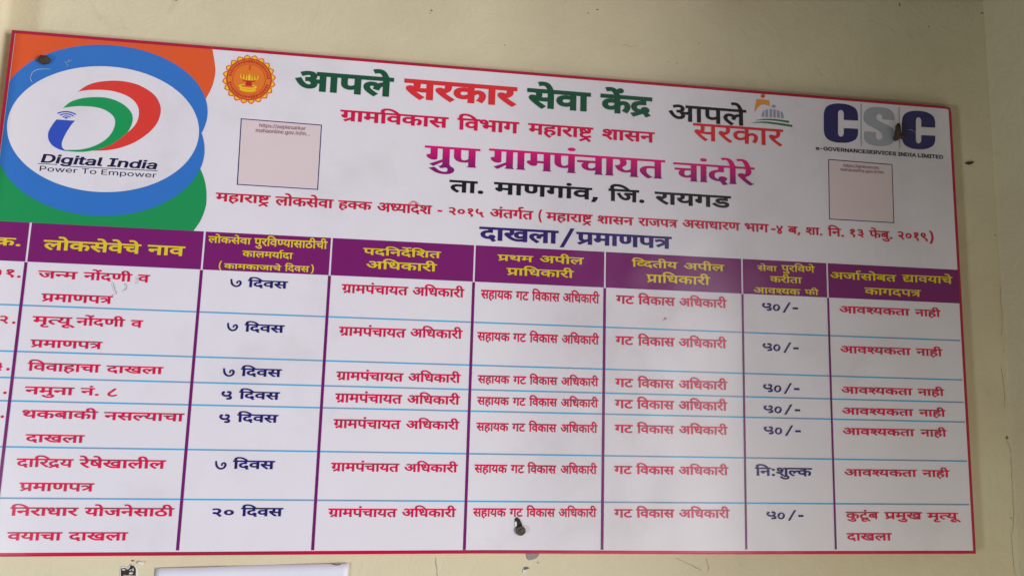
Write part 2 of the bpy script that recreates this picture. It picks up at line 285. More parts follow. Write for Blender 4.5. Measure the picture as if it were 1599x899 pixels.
# ------------------------------------------------------------------ the sign
A = {
 "orange": [[8.0,-7.0],[342.9,-7.0],[342.9,-0.2],[344.4,-6.5],[346.6,-15.5],[349.0,-25.8],[351.2,-35.7],[352.6,-43.6],[353.2,-49.4],[353.2,-54.1],[352.9,-58.0],[352.5,-61.5],[352.0,-65.1],[351.7,-68.6],[351.2,-71.6],[350.6,-74.5],[349.8,-77.6],[348.8,-81.0],[347.7,-84.6],[346.4,-88.0],[344.9,-91.9],[343.0,-96.5],[340.4,-102.4],[336.8,-110.6],[332.2,-120.7],[327.4,-131.3],[323.1,-140.5],[320.2,-146.9],[200.0,-250.0],[8.0,-250.0]],
 "green": [[8.0,-190.0],[200.0,-190.0],[325.1,-206.6],[327.7,-210.8],[331.4,-216.8],[335.6,-223.6],[339.7,-230.5],[343.0,-236.4],[345.4,-241.3],[347.4,-245.8],[349.1,-250.0],[350.6,-254.2],[351.9,-258.4],[353.1,-262.6],[354.0,-266.7],[354.8,-270.8],[355.5,-274.8],[356.0,-278.9],[356.4,-283.1],[356.8,-287.3],[356.9,-291.4],[357.0,-295.5],[356.9,-299.3],[356.5,-302.9],[356.0,-306.3],[355.4,-309.5],[354.6,-312.7],[353.8,-315.9],[353.0,-319.1],[352.0,-322.2],[351.0,-325.3],[349.8,-328.4],[348.5,-331.4],[346.9,-334.7],[344.9,-338.2],[342.9,-341.5],[341.2,-344.4],[339.9,-346.4],[339.9,-347.8],[8.0,-347.8]],
 "swoosh_red": [[122.7,-107.1],[125.7,-104.0],[130.0,-99.6],[134.5,-95.7],[138.9,-92.8],[143.6,-90.3],[148.5,-88.2],[153.7,-86.4],[159.2,-85.0],[164.9,-83.8],[171.0,-82.7],[177.3,-81.8],[183.7,-81.3],[190.1,-81.1],[196.6,-81.3],[202.8,-81.8],[208.8,-82.6],[214.6,-83.7],[220.2,-85.1],[225.5,-86.9],[230.7,-89.2],[235.7,-91.6],[240.5,-94.3],[245.1,-97.2],[249.3,-100.4],[252.9,-103.8],[256.1,-107.4],[258.9,-111.5],[261.3,-116.1],[263.5,-121.2],[264.9,-126.3],[265.4,-131.4],[265.3,-136.5],[264.7,-141.6],[263.8,-146.4],[262.5,-151.1],[260.6,-155.9],[258.1,-160.8],[254.9,-165.7],[251.3,-170.6],[247.2,-175.3],[242.6,-179.9],[237.7,-184.3],[232.8,-188.4],[227.6,-192.3],[221.9,-195.9],[215.5,-199.3],[208.6,-202.6],[201.8,-205.4],[195.1,-207.6],[188.4,-209.4],[181.4,-210.9],[172.8,-212.1],[164.0,-212.9],[157.7,-213.5],[161.0,-212.2],[165.8,-210.4],[170.7,-208.2],[175.2,-205.8],[179.9,-203.1],[184.5,-200.1],[189.2,-196.9],[193.9,-193.4],[198.2,-189.9],[201.7,-186.7],[204.7,-183.4],[207.8,-180.2],[211.1,-177.1],[214.4,-174.0],[217.4,-170.7],[220.2,-167.2],[222.8,-163.5],[224.9,-159.7],[226.5,-155.9],[227.7,-151.9],[228.5,-147.8],[228.8,-143.5],[228.8,-139.1],[228.3,-135.0],[227.6,-131.3],[226.4,-127.9],[224.9,-124.7],[222.8,-121.6],[220.4,-118.6],[217.7,-115.9],[214.6,-113.4],[211.2,-111.0],[207.5,-109.0],[203.4,-107.1],[199.0,-105.6],[194.3,-104.1],[189.5,-102.9],[184.4,-101.7],[179.2,-100.9],[173.7,-100.5],[168.0,-100.3],[162.3,-100.4],[156.6,-100.7],[150.8,-101.2],[145.6,-101.8],[141.1,-102.4],[137.1,-103.1],[133.3,-103.9],[129.2,-105.0],[125.4,-106.3]],
 "swoosh_green": [[101.4,-139.0],[103.8,-136.1],[107.1,-132.0],[110.7,-128.3],[114.4,-125.7],[118.3,-123.5],[122.5,-121.6],[127.0,-119.8],[131.7,-118.2],[136.7,-117.0],[142.0,-116.0],[147.6,-115.2],[153.2,-114.7],[158.8,-114.3],[164.5,-114.1],[170.0,-114.3],[175.2,-115.0],[180.2,-116.0],[185.0,-117.3],[189.6,-118.9],[194.0,-120.7],[198.2,-122.8],[202.3,-125.4],[206.1,-128.3],[209.6,-131.3],[212.4,-134.3],[214.9,-137.3],[216.8,-140.5],[218.1,-143.9],[219.0,-147.3],[219.4,-150.8],[219.4,-154.3],[219.0,-157.8],[218.3,-161.4],[217.3,-165.0],[216.0,-168.6],[214.4,-172.1],[212.6,-175.5],[210.4,-178.7],[207.9,-181.9],[205.0,-185.0],[201.8,-188.0],[198.3,-191.1],[194.7,-194.3],[190.8,-197.6],[186.7,-200.7],[182.3,-203.4],[177.6,-205.8],[172.8,-208.1],[167.6,-210.1],[162.1,-212.0],[156.7,-213.5],[151.3,-214.9],[145.8,-216.0],[140.4,-216.7],[134.8,-217.2],[129.1,-217.3],[123.9,-217.2],[119.0,-216.6],[114.5,-215.7],[111.4,-215.1],[114.1,-214.9],[118.1,-214.7],[122.6,-214.3],[127.5,-213.9],[132.8,-213.4],[137.9,-212.6],[142.7,-211.4],[147.4,-209.9],[152.0,-208.2],[156.7,-206.0],[161.4,-203.6],[165.8,-201.0],[170.0,-198.1],[173.9,-195.0],[177.4,-191.7],[180.6,-188.0],[183.4,-184.0],[185.7,-180.0],[187.5,-176.0],[188.9,-172.1],[189.8,-168.1],[190.4,-164.1],[190.5,-160.1],[190.2,-156.5],[189.5,-153.6],[188.4,-151.0],[186.9,-148.6],[185.0,-146.3],[182.7,-144.2],[180.0,-142.2],[177.0,-140.2],[173.7,-138.3],[170.0,-136.7],[166.0,-135.4],[161.7,-134.3],[157.1,-133.5],[152.4,-133.0],[147.5,-132.8],[142.4,-132.8],[136.9,-132.9],[131.2,-133.1],[125.8,-133.6],[120.7,-134.4],[115.9,-135.4],[111.5,-136.3],[107.5,-137.3],[103.9,-138.3]],
 "letter_blue": [[93.0,-160.8],[102.0,-160.8],[114.3,-160.8],[123.4,-160.8],[122.1,-162.6],[120.4,-165.1],[118.5,-168.1],[116.6,-171.6],[114.7,-175.6],[112.9,-179.6],[111.2,-183.5],[109.8,-187.5],[108.5,-191.3],[107.4,-195.1],[106.4,-198.6],[105.9,-201.8],[105.8,-204.4],[106.1,-206.6],[106.6,-208.6],[107.2,-210.3],[108.0,-211.7],[109.1,-213.0],[110.6,-214.2],[112.4,-215.2],[114.5,-216.0],[117.4,-216.6],[120.6,-217.0],[122.9,-217.3],[119.3,-217.1],[114.2,-216.9],[109.4,-216.4],[105.6,-215.5],[102.1,-214.4],[98.8,-213.0],[95.6,-211.4],[92.7,-209.6],[90.0,-207.5],[87.8,-205.1],[86.0,-202.5],[84.5,-199.9],[83.4,-197.4],[82.6,-194.8],[82.1,-192.1],[81.9,-189.2],[82.0,-186.1],[82.5,-182.9],[83.5,-179.7],[84.8,-176.5],[86.1,-173.5],[87.3,-170.8],[88.6,-168.2],[89.8,-165.9],[91.0,-163.8],[92.2,-162.1]],
 "wifi": [[[93.7,-150.6],[94.6,-150.2],[95.9,-149.6],[97.4,-148.9],[99.0,-148.3],[100.5,-147.8],[102.0,-147.4],[103.6,-147.1],[105.2,-146.8],[106.8,-146.6],[108.4,-146.5],[110.0,-146.6],[111.7,-146.7],[113.3,-147.0],[115.0,-147.3],[116.5,-147.7],[118.1,-148.2],[119.6,-148.8],[121.1,-149.4],[122.4,-150.0],[123.3,-150.4],[124.0,-148.2],[123.1,-147.8],[121.8,-147.3],[120.3,-146.6],[118.6,-146.0],[116.9,-145.5],[115.3,-145.1],[113.6,-144.7],[111.8,-144.5],[110.0,-144.3],[108.3,-144.2],[106.5,-144.3],[104.8,-144.5],[103.1,-144.8],[101.5,-145.2],[99.9,-145.6],[98.2,-146.1],[96.6,-146.8],[95.0,-147.5],[93.7,-148.1],[92.8,-148.5]],[[98.1,-153.6],[98.8,-153.3],[99.7,-152.8],[100.7,-152.3],[101.8,-151.8],[102.9,-151.4],[104.0,-151.1],[105.2,-150.9],[106.4,-150.7],[107.6,-150.6],[108.8,-150.5],[110.0,-150.6],[111.2,-150.7],[112.5,-150.9],[113.7,-151.1],[114.8,-151.4],[116.0,-151.8],[117.1,-152.3],[118.3,-152.9],[119.2,-153.4],[119.9,-153.7],[120.6,-151.8],[119.9,-151.5],[119.0,-151.0],[117.8,-150.4],[116.5,-149.9],[115.3,-149.4],[114.0,-149.1],[112.7,-148.8],[111.4,-148.6],[110.0,-148.5],[108.7,-148.5],[107.4,-148.5],[106.1,-148.7],[104.8,-148.9],[103.5,-149.1],[102.3,-149.4],[101.1,-149.9],[99.9,-150.4],[98.8,-150.9],[97.9,-151.4],[97.3,-151.7]],[[102.8,-156.5],[103.2,-156.3],[103.8,-155.9],[104.5,-155.4],[105.1,-155.1],[105.8,-154.8],[106.4,-154.6],[107.1,-154.5],[107.8,-154.4],[108.5,-154.3],[109.2,-154.3],[109.8,-154.4],[110.4,-154.4],[111.1,-154.6],[111.7,-154.7],[112.3,-154.9],[112.9,-155.2],[113.6,-155.5],[114.2,-155.9],[114.8,-156.2],[115.2,-156.5],[115.9,-154.9],[115.5,-154.6],[115.0,-154.3],[114.3,-153.9],[113.5,-153.5],[112.8,-153.2],[112.1,-153.0],[111.3,-152.8],[110.6,-152.6],[109.9,-152.5],[109.1,-152.5],[108.3,-152.5],[107.6,-152.5],[106.8,-152.6],[106.0,-152.8],[105.2,-153.0],[104.4,-153.4],[103.6,-153.8],[102.9,-154.3],[102.3,-154.7],[101.9,-155.0]],[[111.5,-156.7],[111.3,-156.2],[110.5,-155.8],[109.5,-155.5],[108.3,-155.5],[107.2,-155.7],[106.2,-156.1],[105.6,-156.6],[105.4,-157.1],[105.7,-157.6],[106.4,-158.0],[107.4,-158.3],[108.6,-158.3],[109.8,-158.1],[110.7,-157.7],[111.4,-157.2]]],
 "logo_lines": [[[71.0,-241.9],[102.5,-241.9],[102.6,-243.0],[71.2,-243.1]],[[122.5,-243.7],[269.7,-242.1],[269.8,-243.3],[122.6,-244.9]]],
 "C1": [[1618.0,-48.0],[1618.1,-44.4],[1618.3,-39.4],[1618.4,-35.8],[1618.1,-33.4],[1617.6,-29.9],[1616.5,-26.6],[1615.0,-24.1],[1612.9,-21.7],[1610.0,-19.7],[1606.1,-17.8],[1601.4,-16.2],[1596.6,-15.0],[1591.8,-14.4],[1586.7,-14.1],[1581.6,-14.2],[1576.0,-14.4],[1570.3,-15.0],[1565.0,-16.0],[1560.2,-17.5],[1555.7,-19.5],[1552.0,-21.8],[1549.2,-24.4],[1547.1,-27.3],[1545.4,-30.4],[1544.3,-34.0],[1543.6,-37.8],[1543.2,-40.4],[1542.9,-50.3],[1542.5,-63.9],[1542.2,-73.8],[1542.4,-76.4],[1542.8,-80.1],[1543.7,-83.7],[1545.1,-86.6],[1547.1,-89.4],[1549.7,-91.8],[1553.3,-93.9],[1557.5,-95.6],[1562.2,-96.9],[1567.4,-97.6],[1573.1,-97.8],[1578.6,-97.8],[1583.7,-97.6],[1588.7,-97.1],[1593.6,-96.2],[1598.5,-94.8],[1603.3,-92.9],[1607.3,-90.9],[1610.3,-88.7],[1612.5,-86.3],[1614.3,-83.6],[1615.6,-80.4],[1616.4,-76.9],[1616.9,-74.4],[1617.0,-71.7],[1617.2,-68.0],[1617.3,-65.3],[1608.0,-65.6],[1595.2,-65.9],[1586.0,-66.1],[1585.8,-69.9],[1585.7,-75.0],[1585.5,-78.7],[1584.9,-80.1],[1583.9,-81.9],[1582.9,-83.4],[1581.7,-84.2],[1580.4,-84.6],[1579.1,-84.7],[1577.8,-84.6],[1576.5,-84.3],[1575.3,-83.6],[1574.4,-82.1],[1573.6,-80.3],[1573.0,-79.0],[1573.5,-65.8],[1574.1,-47.4],[1574.6,-34.1],[1575.2,-32.7],[1576.2,-30.9],[1577.2,-29.4],[1578.4,-28.6],[1579.8,-28.2],[1581.1,-28.0],[1582.4,-28.1],[1583.7,-28.4],[1584.8,-29.2],[1585.8,-30.6],[1586.6,-32.4],[1587.1,-33.7],[1587.0,-38.2],[1586.8,-44.3],[1586.6,-48.8],[1595.9,-48.6],[1608.7,-48.2]],
 "C2": [[1790.3,-50.1],[1790.5,-46.5],[1790.8,-41.5],[1791.0,-37.9],[1790.7,-35.5],[1790.2,-32.0],[1789.2,-28.8],[1787.7,-26.2],[1785.6,-23.9],[1782.8,-21.9],[1779.0,-20.0],[1774.3,-18.4],[1769.5,-17.3],[1764.7,-16.6],[1759.7,-16.4],[1754.5,-16.4],[1748.9,-16.7],[1743.2,-17.2],[1737.9,-18.2],[1733.0,-19.7],[1728.6,-21.7],[1724.9,-24.0],[1722.0,-26.5],[1719.8,-29.4],[1718.1,-32.5],[1716.9,-36.0],[1716.2,-39.8],[1715.7,-42.5],[1715.3,-52.3],[1714.6,-65.7],[1714.1,-75.5],[1714.3,-78.1],[1714.7,-81.8],[1715.5,-85.4],[1716.9,-88.3],[1718.8,-91.0],[1721.5,-93.4],[1725.0,-95.5],[1729.2,-97.2],[1733.8,-98.5],[1739.1,-99.2],[1744.7,-99.4],[1750.2,-99.4],[1755.3,-99.2],[1760.4,-98.7],[1765.2,-97.8],[1770.1,-96.4],[1774.9,-94.6],[1779.0,-92.5],[1782.0,-90.4],[1784.3,-88.0],[1786.1,-85.4],[1787.5,-82.1],[1788.3,-78.6],[1788.9,-76.2],[1789.0,-73.7],[1789.2,-70.2],[1789.4,-67.7],[1780.0,-67.9],[1767.1,-68.3],[1757.8,-68.5],[1757.6,-72.1],[1757.3,-77.2],[1757.1,-80.8],[1756.5,-82.1],[1755.5,-84.0],[1754.5,-85.4],[1753.4,-86.2],[1752.1,-86.6],[1750.8,-86.7],[1749.6,-86.7],[1748.4,-86.3],[1747.3,-85.6],[1746.4,-84.2],[1745.7,-82.4],[1745.2,-81.1],[1745.8,-67.9],[1746.8,-49.7],[1747.5,-36.4],[1748.1,-35.1],[1749.0,-33.3],[1750.1,-31.8],[1751.2,-31.0],[1752.5,-30.6],[1753.8,-30.4],[1755.0,-30.5],[1756.2,-30.9],[1757.3,-31.6],[1758.2,-33.0],[1758.9,-34.8],[1759.5,-36.1],[1759.2,-40.5],[1758.9,-46.6],[1758.7,-50.9],[1768.0,-50.7],[1780.9,-50.4]],
 "S": [[1698.9,-41.2],[1699.0,-38.5],[1699.1,-34.6],[1698.8,-31.0],[1698.0,-28.0],[1696.8,-25.3],[1695.1,-22.8],[1692.6,-20.5],[1689.6,-18.5],[1686.0,-16.9],[1681.8,-15.9],[1677.1,-15.5],[1672.0,-15.3],[1666.4,-15.2],[1660.4,-15.4],[1654.8,-16.0],[1650.0,-17.0],[1645.5,-18.3],[1641.6,-20.0],[1638.4,-22.2],[1635.7,-24.7],[1633.6,-27.6],[1632.0,-31.0],[1631.0,-34.7],[1630.4,-38.3],[1630.1,-41.6],[1630.3,-44.7],[1631.2,-47.5],[1632.9,-50.1],[1635.3,-52.4],[1638.7,-54.8],[1643.6,-57.3],[1649.4,-59.8],[1654.4,-62.0],[1657.8,-63.6],[1660.4,-64.8],[1662.6,-66.1],[1664.8,-67.5],[1666.8,-68.8],[1668.3,-70.5],[1669.5,-72.7],[1670.2,-75.2],[1670.5,-77.5],[1670.2,-79.7],[1669.5,-81.7],[1668.4,-83.3],[1666.7,-84.6],[1664.7,-85.4],[1662.7,-85.8],[1660.9,-85.7],[1659.2,-85.1],[1657.8,-84.1],[1657.1,-82.6],[1656.7,-80.5],[1656.5,-78.2],[1656.6,-75.2],[1657.0,-71.9],[1657.2,-69.5],[1649.4,-69.6],[1638.7,-69.6],[1631.0,-69.7],[1630.6,-72.9],[1630.0,-77.4],[1629.9,-81.6],[1630.2,-84.9],[1630.9,-87.8],[1632.3,-90.4],[1634.4,-92.7],[1637.1,-94.7],[1640.7,-96.3],[1645.1,-97.6],[1650.4,-98.6],[1656.0,-99.1],[1662.1,-99.1],[1668.6,-98.6],[1674.6,-97.8],[1679.9,-96.5],[1684.7,-94.8],[1688.7,-92.9],[1691.9,-90.9],[1694.3,-88.5],[1696.2,-85.8],[1697.7,-82.5],[1698.6,-78.8],[1699.2,-75.1],[1699.4,-71.5],[1699.1,-67.9],[1698.4,-64.7],[1697.4,-62.1],[1695.9,-59.8],[1693.5,-57.6],[1689.5,-55.3],[1684.5,-53.1],[1679.8,-51.1],[1675.4,-49.5],[1671.2,-48.0],[1667.5,-46.6],[1664.5,-45.1],[1662.1,-43.6],[1660.3,-42.1],[1659.1,-40.3],[1658.7,-38.5],[1658.6,-36.8],[1659.1,-35.0],[1659.9,-33.2],[1661.0,-31.8],[1662.2,-30.7],[1663.7,-30.0],[1665.1,-29.7],[1666.7,-29.9],[1668.4,-30.5],[1669.7,-31.4],[1670.7,-32.6],[1671.3,-34.2],[1671.7,-35.8],[1671.9,-37.6],[1671.9,-39.5],[1671.8,-40.9],[1679.8,-41.0],[1690.9,-41.1]],
 "csc_bars": [[[1624.7,-11.1],[1627.5,-10.9],[1624.2,-101.0],[1621.7,-101.2]],[[1709.7,-12.3],[1712.2,-12.1],[1708.8,-101.9],[1706.3,-102.1]]],
 "icon_head": [[1417.7,-11.1],[1417.5,-9.9],[1416.9,-8.8],[1415.8,-8.0],[1414.4,-7.5],[1412.9,-7.5],[1411.4,-7.8],[1410.0,-8.5],[1408.9,-9.5],[1408.1,-10.7],[1407.9,-11.9],[1408.1,-13.2],[1408.8,-14.3],[1409.8,-15.1],[1411.2,-15.5],[1412.7,-15.6],[1414.3,-15.3],[1415.6,-14.6],[1416.8,-13.6],[1417.5,-12.4]],
 "icon_body": [[1399.7,-18.7],[1405.0,-18.8],[1412.7,-19.0],[1420.4,-19.2],[1425.7,-19.3],[1426.0,-22.0],[1426.6,-25.9],[1427.1,-29.8],[1427.4,-32.5],[1426.7,-32.0],[1425.5,-31.3],[1424.2,-30.6],[1422.7,-30.0],[1421.0,-29.6],[1419.1,-29.3],[1417.1,-29.1],[1415.2,-29.1],[1413.4,-29.3],[1411.7,-29.6],[1410.0,-30.1],[1408.3,-30.9],[1406.8,-31.8],[1405.3,-32.9],[1403.8,-34.3],[1402.1,-36.1],[1399.9,-38.8],[1397.5,-42.3],[1395.3,-45.6],[1393.7,-47.8],[1394.1,-45.3],[1394.6,-41.8],[1395.3,-37.8],[1396.0,-33.9],[1396.9,-29.8],[1398.0,-25.4],[1399.0,-21.5]],
 "dome_ball": [[1440.1,-31.2],[1439.8,-30.1],[1439.0,-29.1],[1437.7,-28.5],[1436.2,-28.2],[1434.5,-28.3],[1432.9,-28.9],[1431.6,-29.7],[1430.8,-30.8],[1430.5,-32.0],[1430.7,-33.1],[1431.5,-34.1],[1432.8,-34.7],[1434.4,-35.0],[1436.0,-34.9],[1437.6,-34.4],[1438.9,-33.5],[1439.8,-32.4]],
 "dome": [[[1408.9,-55.5],[1409.5,-50.4],[1411.5,-45.1],[1415.4,-41.3],[1414.7,-55.4],[1411.9,-55.6]],[[1417.0,-55.5],[1417.7,-40.6],[1422.9,-38.0],[1422.9,-55.6]],[[1426.0,-55.6],[1426.4,-37.7],[1432.1,-37.6],[1431.7,-55.4]],[[1433.8,-55.3],[1434.2,-37.9],[1439.4,-38.1],[1439.6,-55.2]],[[1441.7,-55.1],[1442.1,-38.4],[1447.3,-40.4],[1448.5,-55.1]],[[1450.9,-55.3],[1449.6,-40.8],[1453.3,-41.9],[1455.9,-47.5],[1456.7,-55.6]]],
 "hills": [[[1395.4,-64.1],[1397.4,-63.5],[1400.3,-62.7],[1403.5,-61.7],[1406.4,-61.0],[1408.7,-60.4],[1410.9,-59.9],[1413.2,-59.5],[1416.0,-59.2],[1419.3,-58.9],[1423.1,-58.6],[1427.1,-58.4],[1431.0,-58.3],[1434.6,-58.2],[1438.1,-58.2],[1441.8,-58.3],[1446.1,-58.4],[1451.6,-58.7],[1458.0,-59.1],[1463.9,-59.4],[1468.0,-59.7],[1467.9,-60.6],[1467.7,-61.9],[1467.5,-63.2],[1467.3,-64.1],[1463.4,-63.7],[1457.6,-63.1],[1451.4,-62.5],[1446.0,-62.0],[1441.8,-61.8],[1438.1,-61.7],[1434.5,-61.6],[1430.9,-61.6],[1427.3,-61.5],[1423.8,-61.6],[1420.0,-61.7],[1415.9,-61.9],[1410.7,-62.4],[1404.7,-63.0],[1399.2,-63.7]],[[1385.8,-70.2],[1388.6,-69.5],[1392.5,-68.5],[1396.8,-67.4],[1400.8,-66.5],[1404.3,-65.9],[1407.6,-65.5],[1410.9,-65.2],[1414.5,-65.0],[1418.3,-64.8],[1422.2,-64.8],[1426.4,-64.8],[1430.9,-64.9],[1435.6,-65.1],[1440.7,-65.4],[1445.9,-65.7],[1451.4,-66.1],[1457.6,-66.5],[1464.5,-67.0],[1470.7,-67.5],[1475.1,-67.8],[1474.8,-68.7],[1474.5,-70.0],[1474.1,-71.4],[1473.9,-72.2],[1469.7,-71.9],[1463.7,-71.4],[1457.1,-70.9],[1451.3,-70.4],[1446.5,-70.1],[1442.1,-69.7],[1437.8,-69.4],[1433.5,-69.2],[1429.0,-68.9],[1424.5,-68.7],[1420.0,-68.5],[1415.8,-68.4],[1411.8,-68.4],[1408.1,-68.4],[1404.5,-68.6],[1400.8,-68.8],[1396.7,-69.1],[1392.4,-69.5],[1388.5,-69.9]]],
 "code0": [[404.5,-134.8],[549.2,-136.2],[549.8,-260.0],[406.8,-259.5]],
 "code1": [[1549.9,-133.9],[1690.0,-135.4],[1688.5,-258.5],[1547.6,-258.7]],
}
MK = {
 "tear": [[[213.9,-444.7],[219.0,-459.6],[222.4,-465.2],[217.5,-466.6]],[[234.7,-446.1],[238.0,-452.9],[236.8,-456.5],[231.7,-460.2]],[[217.5,-466.6],[214.2,-470.2]],[[252.8,-433.6],[255.1,-441.7],[253.4,-447.6]]],
 "scratch_white": [[[46.2,-96.8],[41.8,-88.2],[44.1,-77.5],[51.4,-71.5],[63.2,-69.3],[75.1,-69.2]],[[1726.2,-60.0],[1737.2,-59.2],[1741.7,-62.1],[1745.2,-67.9],[1747.4,-74.7]]],
 "smudge": [[[104.9,-54.2],[104.1,-51.7],[102.3,-49.8],[99.8,-48.8],[97.2,-49.0],[95.0,-50.4],[93.5,-52.6],[93.2,-55.3],[94.1,-57.8],[95.9,-59.8],[98.4,-60.7],[101.0,-60.5],[103.2,-59.1],[104.6,-56.9]],[[1496.0,-24.7],[1495.5,-21.7],[1493.9,-19.4],[1491.4,-18.2],[1488.7,-18.4],[1486.2,-20.0],[1484.5,-22.6],[1483.8,-25.7],[1484.3,-28.7],[1485.9,-31.1],[1488.3,-32.2],[1491.1,-32.0],[1493.5,-30.5],[1495.3,-27.9]],[[1482.6,-81.4],[1482.0,-79.1],[1480.2,-77.3],[1477.6,-76.5],[1474.6,-76.7],[1472.0,-77.9],[1470.1,-79.9],[1469.4,-82.3],[1470.0,-84.6],[1471.7,-86.4],[1474.4,-87.2],[1477.3,-87.0],[1480.0,-85.8],[1481.9,-83.8]],[[1485.0,-103.3],[1484.6,-101.4],[1483.5,-100.1],[1481.8,-99.7],[1480.2,-100.4],[1478.9,-101.8],[1478.4,-103.7],[1478.8,-105.6],[1480.0,-106.9],[1481.6,-107.3],[1483.3,-106.6],[1484.5,-105.2]]],
 "fleck": [[1212.4,-470.2],[1211.8,-468.7],[1210.1,-467.6],[1207.7,-467.2],[1205.3,-467.8],[1203.6,-469.0],[1203.0,-470.6],[1203.6,-472.2],[1205.3,-473.2],[1207.7,-473.6],[1210.1,-473.1],[1211.8,-471.8]],
 "pale_arc": [[716.8,-278.9],[717.4,-278.2],[718.2,-277.2],[719.0,-276.2],[720.0,-275.3],[720.9,-274.8],[721.9,-274.4],[723.1,-274.1],[724.4,-274.0],[725.7,-274.1],[727.0,-274.4],[728.3,-275.0],[729.9,-276.1],[731.5,-277.3],[732.9,-278.5],[733.9,-279.3],[735.5,-277.1],[734.5,-276.3],[733.1,-275.2],[731.4,-273.9],[729.6,-272.7],[727.8,-271.9],[726.1,-271.5],[724.4,-271.4],[722.8,-271.5],[721.3,-271.8],[719.8,-272.3],[718.4,-273.2],[717.2,-274.3],[716.2,-275.5],[715.4,-276.5],[714.9,-277.2]],
}
COLX = [70.5, 358.8, 579.9, 840.5, 1089.1, 1362.9, 1540.1]
ROWZ = [-491.3, -569.6, -613.6, -652.0, -727.3, -809.9]
H0, H1, BW, BH = -347.8, -416.2, 1830.0, 902.0
board = thing('notice_board', 'wide white sign with red edge and a printed purple table, nailed to the cream wall', 'sign', (0, 0, TOP))
BOT = [(0, -903.3), (83.5, -903.1), (382.7, -901.9), (592.9, -900.8), (880.3, -899.8), (1101, -901), (1381, -902.4), (1831, -902.5)]
outline = [(0.0, 0.0)] + [(0, -903.3)] + BOT[1:] + [(1830.9, -15.3), (1829.5, -5.2), (1826.5, -2.2), (1820.9, -.7), (1807, 0)]
def backing():
    bm = bmesh.new()
    f = bm.faces.new([bm.verts.new((x*1e-3, 0.0, z*1e-3)) for x, z in outline])
    r = bmesh.ops.extrude_face_region(bm, geom=[f])
    for v in r['geom']:
        if isinstance(v, bmesh.types.BMVert): v.co.y = WY - .0015
    bmesh.ops.recalc_face_normals(bm, faces=bm.faces[:])
    front = [e for e in bm.edges if all(abs(v.co.y) < 1e-6 for v in e.verts)]
    bmesh.ops.bevel(bm, geom=front, offset=.0022, segments=3, affect='EDGES', profile=.5)
    bmesh.ops.triangulate(bm, faces=[q for q in bm.faces if len(q.verts) > 4])
    return bm_obj('red_edge', bm, MAT['border'], board)
backing()
Y0 = .0004
sheet = Flat().poly([(7.2, -7.0), (7.2, -895.6)] + [(x, z+6.6) for x, z in BOT[1:-1]] + [(1823.6, -895.9), (1823.2, -10), (1821, -7.6), (1816, -7.0)], Y0).build('white_sheet', MAT['white'], board)

# round logo on the left
logo = Flat().poly(ellipse(173.7, -171.3, 160.5, 115.7), .0012).build('round_logo', MAT['white'], board)
Flat().poly(A['orange'], .0006).build('orange_field', MAT['orange'], logo)
Flat().poly(A['green'], .0007).build('green_field', MAT['green'], logo)
Flat().poly(clip_left(ellipse(173, -133, 173, 118.3), 8.2), .0009).poly(clip_left(ellipse(173.2, -205, 173.3, 125), 8.2), .00095).build('blue_ring', MAT['blue'], logo)
Flat().poly(A['swoosh_red'], .0014).build('red_swoosh', MAT['swred'], logo)
Flat().poly(A['swoosh_green'], .0015).build('green_swoosh', MAT['swgreen'], logo)
Flat().poly(A['letter_blue'], .0016).build('blue_letter', MAT['letblue'], logo)
fl = Flat()
for q in A['wifi']: fl.poly(q, .0016)
fl.build('signal_arcs', MAT['letblue'], logo)
fl = Flat()
for q in A['logo_lines']: fl.poly(q, .0015)
fl.build('underline', MAT['ink'], logo)

# scalloped round seal
SX, SZ, SR = 413.6, -59.3, 48.0
seal = Flat().poly(ellipse(SX, SZ, SR*.87, SR*.87), .0008).build('round_seal', MAT['sealorange'], board)
fp, fo = Flat(), Flat()
for k in range(20):
    a = 2*math.pi*(k+.5)/20
    def P(r, d): return (SX+SR*r*math.cos(a+d), SZ+SR*r*math.sin(a+d))
    fo.poly([P(.80, -.155), P(.91, -.14), P(.955, -.075), P(1.0, 0), P(.955, .075), P(.91, .14), P(.80, .155)], .0006+.00001*(k % 2))
    fp.poly([P(.85, -.085), P(.90, -.095), P(.925, -.045), P(.95, 0), P(.925, .045), P(.90, .095), P(.85, .085)], .0010+.00001*(k % 2))
fo.build('petal_outline', MAT['iconred'], seal); fp.build('petals', MAT['gold'], seal)
Flat().poly([ellipse(SX, SZ, SR*.83, SR*.83), ellipse(SX, SZ, SR*.80, SR*.80)], .0012).poly([ellipse(SX, SZ, SR*.61, SR*.61), ellipse(SX, SZ, SR*.595, SR*.595)], .0012).build('seal_ring', MAT['sealred'], seal)
fl = Flat()
for k in range(46):
    a = 2*math.pi*k/46
    if abs(math.sin(a)+.05) < .10: continue
    ca, sa = math.cos(a), math.sin(a); h = random.uniform(.045, .075)
    def P(r, t): return (SX+SR*(r*ca-t*sa), SZ+SR*(r*sa+t*ca))
    fl.poly([P(.705-h, -.036), P(.705+h, -.036), P(.705+h, -.008), P(.705-h*.2, -.004)], .0012)
    fl.poly([P(.705-h*.7, .006), P(.705+h, .006), P(.705+h, .034), P(.705-h, .026)], .0012)
fl.build('seal_lettering', MAT['sealred'], seal)
def sp(pts): return [(SX+SR*x, SZ+SR*z) for x, z in pts]
fl = Flat()
fl.poly([sp(ellipse(-.03, -.30, .34, .10, 40)), sp(ellipse(-.03, -.285, .25, .055, 40))], .0012)
fl.poly(sp([(-.32, -.36), (-.2, -.41), (0, -.43), (.15, -.41), (.27, -.36), (.27, -.45), (.15, -.49), (0, -.505), (-.2, -.49), (-.32, -.44)]), .0013)
